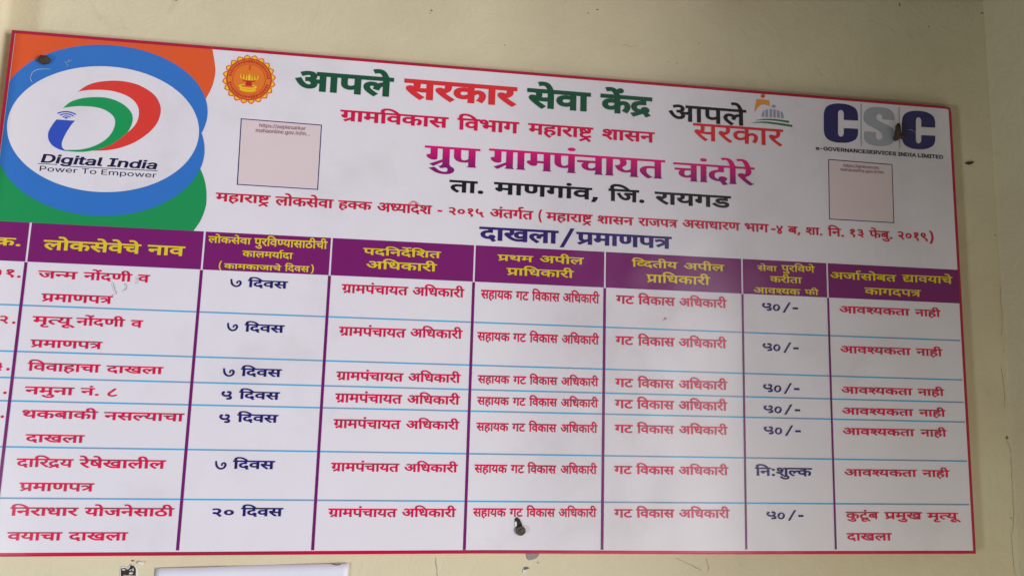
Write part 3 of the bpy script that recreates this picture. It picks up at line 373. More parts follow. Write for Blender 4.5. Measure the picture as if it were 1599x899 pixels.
for dx in (-.32, -.20, -.10, .10, .20, .32): fl.poly(sp([(dx-.025, .02+abs(dx)*.15), (dx, .20+abs(dx)*.1), (dx+.025, .02+abs(dx)*.15), (dx*.8, -.06)]), .0013)
fl.poly(sp([(-.05, -.05), (-.055, .10), (0, .24), (.055, .10), (.05, -.05)]), .0013)
for dx in (-.22, -.11, .11, .22): fl.poly(sp(ellipse(dx, -.03+abs(dx)*.2, .03, .04, 10)), .00135)
fl.build('lamp_emblem', MAT['gold'], seal)
fl = Flat()
fl.poly(sp([(-.13, -.27), (-.10, -.12), (-.06, -.05), (.06, -.05), (.10, -.12), (.13, -.27)]), .00125)
fl.poly(sp([(-.30, .0), (-.2, -.09), (0, -.12), (.2, -.09), (.30, .0), (.2, -.05), (0, -.07), (-.2, -.05)]), .0011)
for z in (.40, .47, .53): fl.poly(sp(ellipse(0, z, .05, .018, 12)), .00125)
fl.build('lamp_stem', MAT['sealred'], seal)

# government portal logo and company logo
portal = Flat().poly(A['icon_body'], .0008).build('portal_logo', MAT['iconorange'], board)
Flat().poly(A['icon_head'], .0008).build('icon_head', MAT['iconred'], portal)
fl = Flat().poly(A['dome_ball'], .0008)
for q in A['dome']: fl.poly(q, .0008)
fl.build('dome', MAT['dome'], portal)
fl = Flat()
for q in A['hills']: fl.poly(q, .0008)
fl.build('hills', MAT['hill'], portal)
company = bpy.data.objects.new('company_logo', None); COL.objects.link(company); company.parent = board
Flat().poly(A['C1'], .0008).build('blue_letter', MAT['cscnavy'], company)
Flat().poly(A['S'], .0008).build('grey_letter', MAT['cscgrey'], company)
Flat().poly(A['C2'], .0008).build('blue_letter', MAT['cscnavy'], company)
for q in A['csc_bars']: Flat().poly(q, .0008).build('divider', MAT['cscgrey'], company)

# two framed pink panels
codes = []
def inset(q, d):
    cx = sum(p[0] for p in q)/4; cz = sum(p[1] for p in q)/4
    return [(x-math.copysign(d, x-cx), z-math.copysign(d, z-cz)) for x, z in q]
for k in ('code0', 'code1'):
    q = A[k]; p = Flat().poly(inset(q, 1.6), .0007).build('pink_panel', MAT['pink'], board)
    Flat().poly([q, inset(q, 1.7)], .0008).build('panel_frame', MAT['navy'], p); codes.append(p)

# table: header cells, row lines, column lines
XL, XR = 7.6, 1823.2
xs = [XL-.6] + COLX + [XR+.9]
heads = []
for i in range(8):
    a = xs[i] + (1.7 if i else 0); b = xs[i+1] - (1.7 if i < 7 else 0)
    heads.append(Flat().poly(rect(a, H1, b, H0), .0008).build('header_cell', MAT['purple'], board))
for z in ROWZ: Flat().poly(rect(XL, z-1.3, XR-2.5, z+1.3), .0008).build('row_line', MAT['sky'], board)
for i, x in enumerate(COLX):
    ww = 2.5 if i < 5 else 2.0
    Flat().poly(rect(x-ww, -893.0, x+ww, H1-1.0), .0010).build('column_line', MAT['purple2'], board)

# ------------------------------------------------------------------ lettering
GL = {
 "D10": "470 218 ~470 148 ~379 80 312 80 ~226 80 ~92 208 29 356 100 382 ~143 276 ~243 153 305 153 ~343 153 ~391 188 391 227 ~391 264 ~350 322 318 347 ~291 342 260 341 255 411 ~323 413 ~380 457 380 494 ~380 530 ~333 562 302 562 ~265 562 ~205 542 171 525 146 594 ~172 608 ~249 632 298 632 ~376 632 ~459 554 459 495 ~459 417 392 375 ~403 365 412 355 ~450 350 486 350 ~518 350 ~568 356 594 363 594 551 521 551 521 622 1038 622 1038 551 934 551 934 0 853 0 853 551 675 551 675 0 594 0 594 290 ~570 284 ~524 279 498 279 ~481 279 455 282 ~470 252",
 "D46": "479 551 479 0 398 0 398 191 ~369 172 ~301 146 254 146 ~214 146 ~149 173 128 194 ~103 221 ~79 294 79 358 79 551 0 551 0 622 583 622 583 551/398 551 160 551 160 369 ~160 328 ~166 280 ~179 251 190 240 ~213 217 263 217 ~303 217 ~373 255 398 280",
 "D54": "0 551 0 622 693 622 693 551 589 551 589 0 508 0 508 355 ~502 356 494 356 ~470 356 ~420 332 ~374 269 356 208 279 232 ~291 278 311 313 ~287 331 ~239 353 209 353 ~169 353 ~126 307 126 271 ~126 233 ~169 164 ~251 89 309 40 255 -12 ~197 38 ~101 129 ~45 222 45 275 ~45 328 ~94 395 ~168 426 204 426 ~248 426 ~321 397 354 370 ~412 426 499 426 ~504 426 508 426 508 551",
 "D75": "-169 615 ~-190 694 ~-231 785 ~-281 823 -315 823 ~-337 823 ~-371 814 -385 809 -409 882 ~-370 896 -318 896 ~-264 896 ~-185 845 ~-122 722 -94 615",
 "D60": "587 551 587 0 506 0 506 266 ~477 257 ~419 251 380 251 ~338 251 ~245 266 212 277 ~192 264 167 253 ~208 201 ~319 91 380 42 326 -12 ~270 37 ~171 137 ~95 225 73 256 ~51 287 ~40 323 40 340 ~40 359 ~70 393 104 393 ~129 393 ~166 370 181 350 ~202 369 ~217 428 217 458 ~217 488 ~208 536 201 551 0 551 0 622 691 622 691 551/369 322 ~408 322 ~472 330 506 339 506 551 281 551 ~288 534 ~298 488 298 458 ~298 416 ~279 354 262 333 ~314 322",
 "D52": "395 42 341 -12 ~282 37 ~178 137 ~98 225 75 256 ~53 287 ~40 323 40 340 ~40 359 ~70 393 104 393 ~129 393 ~166 370 181 349 ~220 369 ~256 429 256 468 ~256 491 ~246 536 239 551 0 551 0 622 424 622 424 551 320 551 ~336 516 336 458 ~336 403 ~292 327 ~216 274 167 254 ~212 202 ~331 91",
 "D25": "777 551 452 551 452 349 ~500 399 569 399 ~634 399 ~716 316 716 239 ~716 193 ~686 89 651 39 579 80 ~604 112 ~636 196 636 237 ~636 284 ~597 330 562 330 ~508 330 452 258 452 0 371 0 371 174 ~347 154 ~276 118 226 118 ~179 118 ~96 156 ~46 233 46 290 ~46 370 ~156 464 244 464 ~267 464 ~324 457 339 454 333 381 ~317 385 ~268 391 249 391 ~191 391 ~127 339 127 292 ~127 239 ~188 188 228 188 ~272 188 ~341 230 371 260 371 551 0 551 0 622 777 622",
 "D66": "170 551 170 0 89 0 89 551 0 551 0 622 273 622 273 551",
 "D57": "571 551 467 551 467 0 387 0 387 165 ~361 147 ~286 118 233 118 ~179 118 ~95 160 ~46 235 46 286 ~46 372 ~161 464 255 464 ~268 464 ~307 461 ~344 457 354 454 349 381 ~330 385 ~282 391 259 391 ~197 391 ~127 337 127 287 ~127 236 ~190 188 235 188 ~287 188 ~362 233 387 260 387 551 0 551 0 622 571 622",
 "D449": "-169 615 ~-190 694 ~-231 785 ~-281 823 -315 823 ~-337 823 ~-371 814 -385 809 -409 882 ~-370 896 -318 896 ~-264 896 ~-185 845 ~-122 722 -94 615/-113 821 ~-113 845 ~-80 879 -58 879 ~-35 879 ~-2 845 -2 821 ~-2 797 ~-35 763 -58 763 ~-80 763 ~-113 797",
 "D271": "42 4 213 81 ~169 90 ~93 135 ~46 213 46 272 ~46 316 ~77 379 102 401 ~135 430 ~231 456 290 456 295 456 295 551 0 551 0 622 534 622 534 551 376 551 376 385 327 385 ~269 385 ~198 371 173 355 ~151 340 ~126 294 126 262 ~126 209 ~205 140 287 140 ~293 140 ~305 140 312 141 ~306 161 306 176 ~306 211 ~348 240 373 240 ~416 240 ~461 191 461 162 ~461 130 ~432 95 410 86 ~422 62 ~455 11 480 -24 413 -58 ~392 -24 ~354 46 342 73 82 -66",
 "D256": "172 -24 125 43 393 205 393 551 208 551 208 234 ~208 208 ~183 178 160 178 ~134 178 ~79 220 ~41 280 41 308 ~41 331 ~68 359 102 359 127 359 127 551 0 551 0 622 578 622 578 551 474 551 474 0 393 0 393 122",
 "D50": "509 551 509 0 428 0 428 250 207 250 207 213 ~207 180 ~178 151 159 151 ~140 151 ~98 176 ~62 215 ~39 259 39 278 ~39 296 ~66 321 100 321 126 321 126 551 0 551 0 622 612 622 612 551/428 551 207 551 207 321 428 321",
 "D67": "89 551 0 551 0 622 80 622 ~68 644 ~53 694 53 724 ~53 802 ~169 896 266 896 ~407 896 ~625 743 704 615 620 615 ~467 824 283 824 ~213 824 ~134 765 134 714 ~134 684 ~153 639 165 622 273 622 273 551 170 551 170 0 89 0",
 "D49": "174 632 ~211 632 ~269 611 291 586 ~309 567 ~332 499 332 437 332 321 533 321 533 551 402 551 402 622 717 622 717 551 614 551 614 0 533 0 533 250 332 250 332 213 ~332 180 ~303 151 283 151 ~264 151 ~222 176 ~186 215 ~164 259 164 278 ~164 296 ~191 321 224 321 253 321 253 426 ~253 473 ~243 523 232 538 ~212 568 169 568 ~142 568 ~114 542 114 521 ~114 493 ~161 463 218 460 210 389 ~135 395 ~46 456 46 520 ~46 579 ~122 632",
 "D27": "208 551 208 234 ~208 208 ~183 178 160 178 ~134 178 ~79 220 ~41 280 41 308 ~41 331 ~68 359 102 359 127 359 127 551 0 551 0 622 578 622 578 551 474 551 474 0 393 0 393 551",
 "D61": "321 69 ~357 80 ~403 116 403 148 ~403 186 ~345 229 280 229 ~211 229 ~138 172 138 124 ~138 93 ~161 35 ~232 -36 302 -89 248 -142 ~157 -71 ~58 53 58 130 ~58 168 ~89 227 115 248 ~96 266 ~69 318 69 352 ~69 380 ~89 420 106 433 ~129 450 ~188 465 229 465 361 465 361 551 0 551 0 622 546 622 546 551 442 551 442 394 230 394 ~199 394 ~173 388 164 381 ~149 369 149 347 ~149 327 ~169 296 183 284 ~230 300 284 300 ~353 300 ~440 258 ~481 191 481 153 ~481 95 ~413 19 348 2",
 "D564": "316 0 ~250 0 ~144 35 ~82 112 82 175 ~82 244 143 286 ~117 309 ~84 373 84 420 84 551 0 551 0 622 599 622 599 551 495 551 495 334 430 272 376 272 ~316 272 ~240 262 212 248 ~162 225 162 171 ~162 133 ~204 91 ~273 75 313 75 ~365 75 ~452 102 491 123 518 47 ~477 28 ~369 0/414 356 414 551 219 551/164 438 ~164 391 ~187 336 214 319 ~270 336 346 337 164 521/67 -165 315 -12 355 -12 501 -192 442 -230 325 -85 114 -230",
 "D58": "122 189 ~87 189 ~40 224 40 255 ~40 284 ~76 314 104 314 ~122 314 ~161 299 191 276 ~241 292 ~305 378 305 443 ~305 499 ~246 566 199 566 ~168 566 ~138 539 138 516 ~138 501 ~157 466 ~214 442 270 440 253 370 ~159 376 ~66 459 66 517 ~66 568 ~137 632 204 632 ~251 632 ~333 589 ~384 504 384 440 ~384 371 ~315 254 254 221 ~299 182 ~383 87 414 43 350 -1 ~299 71 ~216 164 179 194 ~152 189/591 551 591 0 510 0 510 551 421 551 421 622 695 622 695 551",
 "D44": "0 622 569 622 569 551 466 551 466 0 385 0 385 298 204 298 204 244 ~204 216 ~176 188 153 188 ~129 188 ~75 230 ~37 290 37 318 ~37 341 ~64 369 98 369 385 369 385 551 0 551",
 "D69": "-248 -12 ~-194 11 -136 11 ~-61 11 ~22 -66 22 -129 ~22 -190 ~-71 -268 -157 -268 ~-254 -268 ~-395 -176 -455 -100 -394 -57 ~-355 -105 ~-285 -167 ~-206 -196 -157 -196 ~-51 -196 -51 -122 ~-51 -89 ~-100 -57 -131 -57 ~-158 -57 ~-201 -68 -222 -79",
 "D6": "-185 772 ~-185 796 ~-152 830 -130 830 ~-107 830 ~-75 796 -75 772 ~-75 748 ~-107 714 -130 714 ~-152 714 ~-185 748",
 "D30": "649 551 545 551 545 0 465 0 465 165 ~439 148 ~367 118 317 118 ~240 118 ~141 204 141 275 ~141 304 ~166 355 185 371 38 369 38 441 331 441 ~349 441 ~385 440 389 440 382 370 350 370 ~292 370 ~221 321 221 274 ~221 231 ~279 188 317 188 ~367 188 ~438 231 465 260 465 551 0 551 0 622 649 622",
 "D51": "595 622 595 551 491 551 491 0 410 0 410 179 ~382 161 ~304 132 253 132 ~163 132 ~52 253 38 353 ~100 366 ~160 413 160 457 ~160 485 ~137 533 123 551 0 551 0 622/129 301 ~149 252 ~210 203 259 203 ~309 203 ~383 245 410 274 410 551 211 551 ~240 499 240 445 ~240 337",
 "D40": "481 551 481 0 400 0 400 328 291 328 ~230 328 ~169 316 150 299 ~126 280 126 237 ~126 188 ~200 97 271 40 217 -12 ~171 28 ~92 108 ~45 194 45 242 ~45 277 ~72 333 93 351 ~122 376 ~204 399 272 399 400 399 400 551 0 551 0 622 584 622 584 551",
 "D42": "413 -58 ~392 -24 ~354 46 342 73 ~330 71 ~302 68 287 68 ~245 68 ~160 89 ~89 136 ~46 215 46 272 ~46 316 ~77 379 102 401 ~135 430 ~231 456 290 456 295 456 295 551 0 551 0 622 534 622 534 551 376 551 376 385 327 385 ~269 385 ~198 371 173 355 ~151 340 ~126 294 126 262 ~126 209 ~205 140 287 140 ~293 140 ~305 140 312 141 ~306 161 306 176 ~306 211 ~348 240 373 240 ~416 240 ~461 191 461 162 ~461 130 ~432 95 410 86 ~422 62 ~455 11 480 -24",
 "D79": "170 551 170 0 89 0 89 551 0 551 0 622 273 622 273 551/90 615 ~69 694 ~28 785 ~-22 823 -56 823 ~-78 823 ~-112 814 -126 809 -150 882 ~-111 896 -59 896 ~-5 896 ~74 845 ~137 722 165 615",
 "D801": "72 54 ~72 91 ~108 121 133 121 ~159 121 ~196 91 196 54 ~196 18 ~159 -14 133 -14 ~108 -14 ~72 18",
 "D39": "634 551 634 0 553 0 553 551 420 551 420 321 ~420 279 ~403 221 385 198 ~364 173 ~298 146 251 146 ~158 146 114 205 ~97 228 ~79 298 79 352 79 551 0 551 0 622 737 622 737 551/249 217 ~301 217 321 249 ~332 266 ~339 310 339 353 339 551 160 551 160 353 ~160 314 ~168 268 178 251 ~189 235 ~222 217",
 "D799": "46 -129 ~61 -70 ~88 64 95 116 192 116 199 105 ~186 52 ~138 -74 113 -129",
 "D32": "653 551 653 0 572 0 572 370 435 370 ~394 370 378 373 ~414 343 ~458 263 458 218 ~458 172 ~417 110 ~350 80 310 80 ~257 80 ~161 141 ~73 282 31 401 102 426 ~148 292 ~248 153 306 153 ~338 153 ~379 187 379 227 ~379 271 ~318 349 273 377 302 441 572 441 572 551 0 551 0 622 757 622 757 551",
 "D37": "358 222 ~329 222 ~271 208 248 197 ~201 225 ~137 301 137 352 ~137 380 ~157 420 174 433 ~197 450 ~259 465 308 465 401 465 401 551 0 551 0 622 592 622 592 551 482 551 482 394 298 394 ~267 394 ~241 388 232 381 ~217 369 217 347 ~217 323 ~245 290 261 277 ~307 294 362 294 ~436 294 ~534 219 534 154 ~534 87 ~436 0 337 0 ~239 0 ~84 88 25 158 86 207 ~143 139 ~262 74 337 74 ~453 74 453 152 ~453 187 ~404 222",
 "D183": "618 551 452 551 452 334 ~474 349 ~528 368 567 368 631 368 631 297 580 297 ~534 297 ~482 277 452 253 452 0 371 0 371 174 ~347 154 ~276 118 226 118 ~179 118 ~96 156 ~46 233 46 290 ~46 370 ~156 464 244 464 ~267 464 ~324 457 339 454 333 381 ~317 385 ~268 391 249 391 ~191 391 ~127 339 127 292 ~127 239 ~188 188 228 188 ~272 188 ~341 230 371 260 371 551 0 551 0 622 618 622",
 "D9": "470 218 ~470 148 ~379 80 312 80 ~226 80 ~92 208 29 356 100 382 ~143 276 ~243 153 305 153 ~343 153 ~391 188 391 227 ~391 264 ~350 322 318 347 ~291 342 260 341 255 411 ~323 413 ~380 457 380 494 ~380 530 ~333 562 302 562 ~265 562 ~205 542 171 525 146 594 ~172 608 ~249 632 298 632 ~376 632 ~459 554 459 495 ~459 417 392 375 ~403 365 412 355 ~450 350 486 350 ~518 350 ~568 356 594 363 594 551 521 551 521 622 779 622 779 551 675 551 675 0 594 0 594 290 ~570 284 ~524 279 498 279 ~481 279 455 282 ~470 252",
 "D201": "482 178 ~445 147 ~354 103 283 103 ~206 103 ~111 184 111 251 ~111 278 ~129 328 148 348 ~101 366 ~42 437 42 493 ~42 553 ~124 632 187 632 ~240 632 ~311 576 311 531 ~311 484 271 443 210 482 ~221 492 ~230 515 230 526 ~230 541 ~210 568 184 568 ~156 568 ~116 524 116 489 ~116 457 ~147 418 ~196 400 223 397 ~253 405 288 405 ~299 405 ~326 403 333 402 326 332 ~320 333 ~303 333 298 333 ~248 333 ~191 292 191 254 ~191 213 ~248 173 292 173 ~345 173 ~419 217 445 245",
 "D181": "-190 615 ~-211 650 ~-240 726 -240 762 ~-240 829 ~-151 896 -85 896 ~-53 896 ~1 883 21 872 -1 806 ~-18 815 ~-56 827 -78 827 ~-118 827 ~-160 782 -160 747 ~-160 714 ~-133 651 -108 615",
 "D269": "127 65 80 132 326 281 ~284 335 ~223 380 181 380 ~153 380 ~96 364 55 343 27 417 ~61 433 ~135 456 179 456 ~219 456 ~283 431 ~345 374 382 326 382 551 0 551 0 622 566 622 566 551 463 551 463 0 382 0 382 234",
 "D43": "630 551 526 551 526 0 445 0 445 150 ~414 130 ~341 103 283 103 ~206 103 ~111 184 111 251 ~111 278 ~129 328 148 348 ~101 366 ~42 437 42 493 ~42 553 ~124 632 187 632 ~240 632 ~311 576 311 531 ~311 484 271 443 210 482 ~221 492 ~230 515 230 526 ~230 541 ~210 568 184 568 ~156 568 ~116 524 116 489 ~116 457 ~147 418 ~196 400 223 397 ~253 405 288 405 ~299 405 ~326 403 333 402 326 332 ~320 333 ~303 333 298 333 ~248 333 ~191 292 191 254 ~191 213 ~248 173 292 173 ~345 173 ~419 216 445 245 445 551 383 551 383 622 630 622",
 "D48": "585 551 482 551 482 0 401 0 401 165 ~374 147 ~297 118 241 118 ~185 118 ~96 160 ~46 235 46 286 ~46 372 ~167 464 265 464 ~279 464 ~319 461 ~358 457 369 454 363 385 ~343 389 ~293 395 268 395 ~248 395 230 392 365 224 ~384 238 401 256 401 551 0 551 0 622 585 622/127 287 ~127 235 ~194 184 242 184 ~260 184 ~293 190 308 195 168 370 ~127 342",
 "D47": "460 551 460 349 ~485 373 ~543 399 578 399 ~643 399 ~725 316 725 239 ~725 193 ~695 89 660 39 588 80 ~613 112 ~645 196 645 237 ~645 284 ~605 330 570 330 ~517 330 460 257 460 0 379 0 379 193 ~355 174 ~291 146 248 146 ~208 146 ~144 175 125 197 ~100 226 ~79 297 79 354 79 551 0 551 0 622 786 622 786 551/160 551 160 360 ~160 305 ~172 257 188 240 ~208 217 248 217 ~289 217 ~353 251 379 278 379 551",
 "D800": "49 338 291 338 291 256 49 256",
 "D108": "477 33 413 -12 ~318 132 239 208 ~213 204 187 204 ~152 204 ~104 239 104 270 ~104 299 ~140 329 168 329 ~187 329 ~225 313 255 291 ~298 306 ~360 385 360 442 ~360 501 ~295 561 243 561 ~208 561 ~148 545 110 526 84 595 ~121 614 ~204 632 247 632 ~302 632 ~391 590 ~443 505 443 440 ~443 370 ~373 262 316 233 ~361 189 ~448 77",
 "D106": "275 121 ~217 121 ~126 172 ~75 263 75 321 ~75 380 ~126 469 ~216 520 274 520 ~333 520 ~424 469 ~476 378 476 319 ~476 261 ~425 171 ~334 121/273 192 ~326 192 ~394 266 394 322 ~394 379 ~330 449 277 449 ~225 449 ~157 375 157 318 ~157 262 ~221 192",
 "D107": "275 632 ~347 632 ~429 556 429 499 ~429 460 ~394 387 ~312 306 241 256 362 160 ~402 129 ~433 69 433 34 ~433 3 ~408 -50 386 -79 321 -30 ~335 -15 ~350 15 350 34 ~350 54 ~333 84 310 103 128 254 132 276 ~238 344 ~348 448 348 498 ~348 530 ~307 562 276 562 ~245 562 ~210 534 210 510 ~210 488 ~241 455 280 444 231 386 ~182 407 ~134 469 134 517 ~134 544 ~163 597 ~226 632",
 "D111": "477 -67 ~460 -38 ~422 37 ~386 115 ~356 185 348 208 ~332 207 312 207 ~269 207 ~187 228 ~122 278 ~84 364 84 428 ~84 474 ~112 583 143 632 227 611 ~199 562 ~164 469 164 417 ~164 347 ~234 276 308 276 ~317 276 326 277 ~320 300 320 313 ~320 346 ~363 377 391 377 ~431 377 ~475 328 475 298 ~475 267 ~444 230 418 221 ~430 190 ~475 96 ~526 0 549 -35",
 "D795": "213 -165 ~138 -62 ~68 199 68 337 ~68 477 ~137 730 213 832 294 832 ~226 726 ~153 472 153 336 ~153 203 ~225 -56 295 -165",
 "D110": "428 127 ~428 72 ~347 -2 277 -2 ~234 -2 ~163 31 ~120 91 120 131 ~120 158 ~135 208 ~179 273 225 320 ~171 374 ~106 451 ~73 509 ~62 556 62 579 ~62 591 ~66 618 69 632 154 617 ~147 597 147 579 ~147 556 ~164 504 ~219 430 275 375 ~330 431 ~386 506 ~406 556 406 576 ~406 595 399 617 483 632 ~490 604 490 579 ~490 553 ~477 505 ~443 449 ~378 374 327 322 ~374 273 ~417 204 ~428 151/200 138 ~200 111 ~234 69 274 69 ~308 69 ~348 107 348 136 ~348 151 ~338 185 ~307 232 274 266 ~242 233 ~210 186 ~200 152",
 "D109": "90 594 ~115 608 ~195 632 248 632 ~328 632 ~417 559 417 498 ~417 424 358 384 ~406 365 ~450 299 450 257 ~450 206 ~387 129 329 108 ~359 78 ~418 9 442 -25 377 -67 ~342 -17 ~282 61 254 91 ~225 87 193 87 ~159 87 ~111 122 111 152 ~111 182 ~147 212 175 212 ~195 212 ~240 195 274 167 ~322 176 ~367 224 367 260 ~367 295 ~314 343 264 346 ~231 340 193 340 189 411 ~249 411 ~313 432 ~338 470 338 495 ~338 530 ~290 562 252 562 ~218 562 ~150 542 115 525",
 "D115": "71 470 ~71 515 ~112 589 ~188 632 240 632 ~317 632 ~407 539 407 465 ~407 400 ~336 317 271 307 ~282 300 ~305 284 317 274 460 158 ~496 129 ~527 69 527 34 ~527 3 ~502 -50 480 -79 416 -30 ~430 -15 ~444 15 444 34 ~444 54 ~427 84 404 103 166 300 ~111 346 ~71 426/151 464 ~151 422 ~199 371 237 371 ~278 371 ~326 425 326 467 ~326 508 ~279 561 240 561 ~201 561 ~151 508",
 "D796": "60 -165 ~128 -59 ~200 197 200 330 ~200 464 ~129 723 59 832 141 832 ~216 729 ~286 467 286 329 ~286 190 ~216 -64 141 -165",
 "D26": "729 551 729 0 648 0 648 45 ~613 26 ~530 7 488 7 ~380 7 ~183 114 85 239 ~58 274 ~40 319 40 338 ~40 359 ~70 393 104 393 ~129 393 ~166 370 181 350 ~202 369 ~217 428 217 458 ~217 484 ~210 531 201 551 0 551 0 622 833 622 833 551/534 232 ~569 232 ~627 261 648 280 648 551 281 551 ~298 514 298 458 ~298 376 ~228 280 166 253 ~236 169 ~391 79 490 79 ~533 79 ~611 99 648 122 648 198 ~625 184 ~561 164 521 164 ~474 164 ~399 203 ~356 273 356 319 ~356 392 ~452 473 531 473 ~548 473 ~602 468 616 463 610 394 ~595 398 ~558 404 540 404 ~492 404 ~437 360 437 316 ~437 273 ~492 232",
 "X/": "338 620 400 620 62 0 0 0",
 "D274": "45 53 214 153 ~160 162 128 194 ~103 221 ~79 294 79 358 79 551 0 551 0 622 583 622 583 551 479 551 479 0 398 0 398 193 92 -13/398 551 160 551 160 369 ~160 328 ~166 280 ~179 251 190 240 ~213 217 262 217 ~301 217 ~373 255 398 280",
 "D254": "46 53 174 127 ~120 139 ~46 220 46 290 ~46 370 ~156 464 244 464 ~267 464 ~324 457 339 454 333 381 ~317 385 ~268 391 249 391 ~191 391 ~127 339 127 292 ~127 239 ~188 188 228 188 ~272 188 ~341 230 371 260 371 551 0 551 0 622 777 622 777 551 452 551 452 350 ~477 373 ~534 399 569 399 ~634 399 ~716 316 716 239 ~716 193 ~686 89 651 39 579 80 ~604 112 ~636 196 636 237 ~636 284 ~597 330 562 330 ~535 330 ~480 293 452 258 452 0 371 0 371 173 ~363 167 ~343 153 331 146 93 -12",
 "D197": "251 146 ~158 146 114 205 ~97 228 ~79 298 79 352 79 551 0 551 0 622 481 622 481 551 420 551 420 321 ~420 279 ~403 221 385 198 ~364 173 ~298 146/249 217 ~301 217 321 249 ~332 266 ~339 310 339 353 339 551 160 551 160 353 ~160 314 ~168 268 178 251 ~189 235 ~222 217",
 "D36": "600 551 371 551 371 414 ~451 384 ~539 271 539 198 ~539 128 ~473 41 ~363 0 297 0 ~184 0 ~46 113 46 216 ~46 283 ~114 374 ~225 420 287 420 290 420 290 551 0 551 0 622 600 622/293 72 ~364 72 ~458 133 458 200 ~458 248 ~400 325 343 349 308 349 ~234 349 187 321 ~159 304 ~126 249 126 210 ~126 140 ~221 72",
 "D68": "-185 615 ~-202 650 ~-220 714 -220 748 ~-220 813 ~-136 896 -61 896 ~-1 896 ~79 839 ~137 718 163 622 273 622 273 551 170 551 170 0 89 0 89 551 0 551 0 622 87 622 ~59 726 ~-2 825 -57 825 ~-97 825 ~-139 776 -139 733 ~-139 699 ~-119 644 -105 615",
 "D450": "-169 615 ~-190 694 ~-231 785 ~-281 823 -315 823 ~-337 823 ~-371 814 -385 809 -409 882 ~-370 896 -318 896 ~-269 896 ~-209 862 -181 819 ~-156 896 -55 896 ~-23 896 ~31 883 51 872 29 806 ~12 815 ~-26 827 -48 827 ~-88 827 ~-130 782 -130 747 ~-130 736 -129 726 ~-111 679 -94 615",
 "D41": "553 551 553 0 472 0 472 180 ~443 161 ~363 132 308 132 ~223 132 ~104 229 83 322 ~178 342 ~255 413 255 467 ~255 517 ~208 568 171 568 ~146 568 ~114 544 114 521 ~114 470 195 461 187 391 ~122 400 ~46 461 46 519 ~46 575 ~119 632 172 632 ~213 632 ~288 597 ~336 525 336 469 ~336 395 ~256 303 182 274 ~205 238 ~263 203 314 203 ~366 203 ~440 243 472 275 472 551 390 551 390 622 656 622 656 551",
 "D212": "0 622 406 622 406 551 0 551/425 193 ~388 162 ~293 118 233 118 ~179 118 ~95 160 ~46 235 46 286 ~46 372 ~161 464 255 464 ~268 464 ~307 461 ~344 457 354 454 349 381 ~330 385 ~282 391 259 391 ~197 391 ~127 337 127 287 ~127 236 ~190 188 235 188 ~287 188 ~362 233 387 259",
 "D213": "122 189 ~87 189 ~40 224 40 255 ~40 284 ~76 314 104 314 ~122 314 ~161 299 191 276 ~241 292 ~305 378 305 443 ~305 499 ~246 566 199 566 ~168 566 ~138 539 138 516 ~138 501 ~157 466 ~214 442 270 440 253 370 ~159 376 ~66 459 66 517 ~66 568 ~137 632 204 632 ~251 632 ~333 589 ~384 504 384 440 ~384 371 ~315 254 254 221 ~299 182 ~383 87 414 43 350 -1 ~299 71 ~216 164 179 194 ~152 189",
 "D536": "264 -11 ~179 -11 ~77 69 77 136 ~77 190 108 230 ~80 252 ~42 312 42 352 ~42 380 ~62 420 79 433 ~102 451 ~160 465 202 465 270 465 270 551 0 551 0 622 699 622 699 551 595 551 595 -12 514 -12 514 101 ~491 77 ~422 25 ~327 -11/514 551 351 551 351 394 203 394 ~172 394 ~146 388 137 381 ~122 369 122 347 ~122 325 ~146 290 166 277 ~214 300 277 300 ~290 300 ~328 297 ~363 293 373 290 367 218 ~349 221 ~305 227 282 227 ~220 227 ~158 182 158 141 ~158 99 ~217 59 265 59 ~344 59 ~462 143 514 211",
 "X०": "553 224 529 163 492 108 444 63 389 29 328 7 265 0 202 7 144 29 93 63 51 108 20 163 3 224 0 288 11 352 35 413 72 468 120 513 175 547 236 569 299 576 362 569 420 547 471 513 513 468 544 413 561 352 564 288/444 288 448 336 443 382 430 423 410 457 383 483 352 499 317 504 280 499 243 483 208 457 177 423 151 382 132 336 120 288 116 240 121 194 134 153 154 119 181 93 212 77 247 72 284 77 321 93 356 119 387 153 413 194 432 240",
 "X५": "155 563 143 545 127 522 115 500 112 486 113 471 116 451 123 432 135 416 158 395 193 372 233 351 272 337 315 330 364 329 414 332 458 340 495 358 530 381 561 408 583 432 595 455 601 477 601 496 598 506 595 516 586 531 572 544 561 551 538 553 499 549 457 542 427 537 408 636 437 643 481 653 533 661 586 658 632 640 669 612 698 577 717 535 717 489 707 446 688 405 660 369 626 336 584 304 536 277 485 257 430 242 370 233 309 230 250 236 194 251 140 275 92 304 51 337 22 378 6 422 0 464 2 507 19 549 43 583 65 607 79 622/212 546 190 523 159 510 124 510 93 523 71 546 63 575 71 603 93 626 124 639 159 639 190 626 212 603 219 575/387 346 419 343 464 338 516 329 566 317 612 300 660 279 706 252 744 214 761 162 757 108 731 56 680 16 611 3 531 0 456 1 406 3 404 103 455 106 527 109 596 115 635 125 640 130 643 138 643 149 642 155 635 167 608 189 570 212 533 233 494 250 448 265 405 277 375 287",
 "D202": "0 622 373 622 373 551 0 551/204 298 204 244 ~204 216 ~176 188 153 188 ~129 188 ~75 230 ~37 290 37 318 ~37 341 ~64 369 98 369 385 369 385 298",
 "D461": "170 551 170 0 89 0 89 551 0 551 0 622 273 622 273 551/90 615 ~69 694 ~28 785 ~-22 823 -56 823 ~-78 823 ~-112 814 -126 809 -150 882 ~-111 896 -59 896 ~-5 896 ~74 845 ~137 722 165 615/146 821 ~146 845 ~179 879 201 879 ~224 879 ~257 845 257 821 ~257 797 ~224 763 201 763 ~179 763 ~146 797",
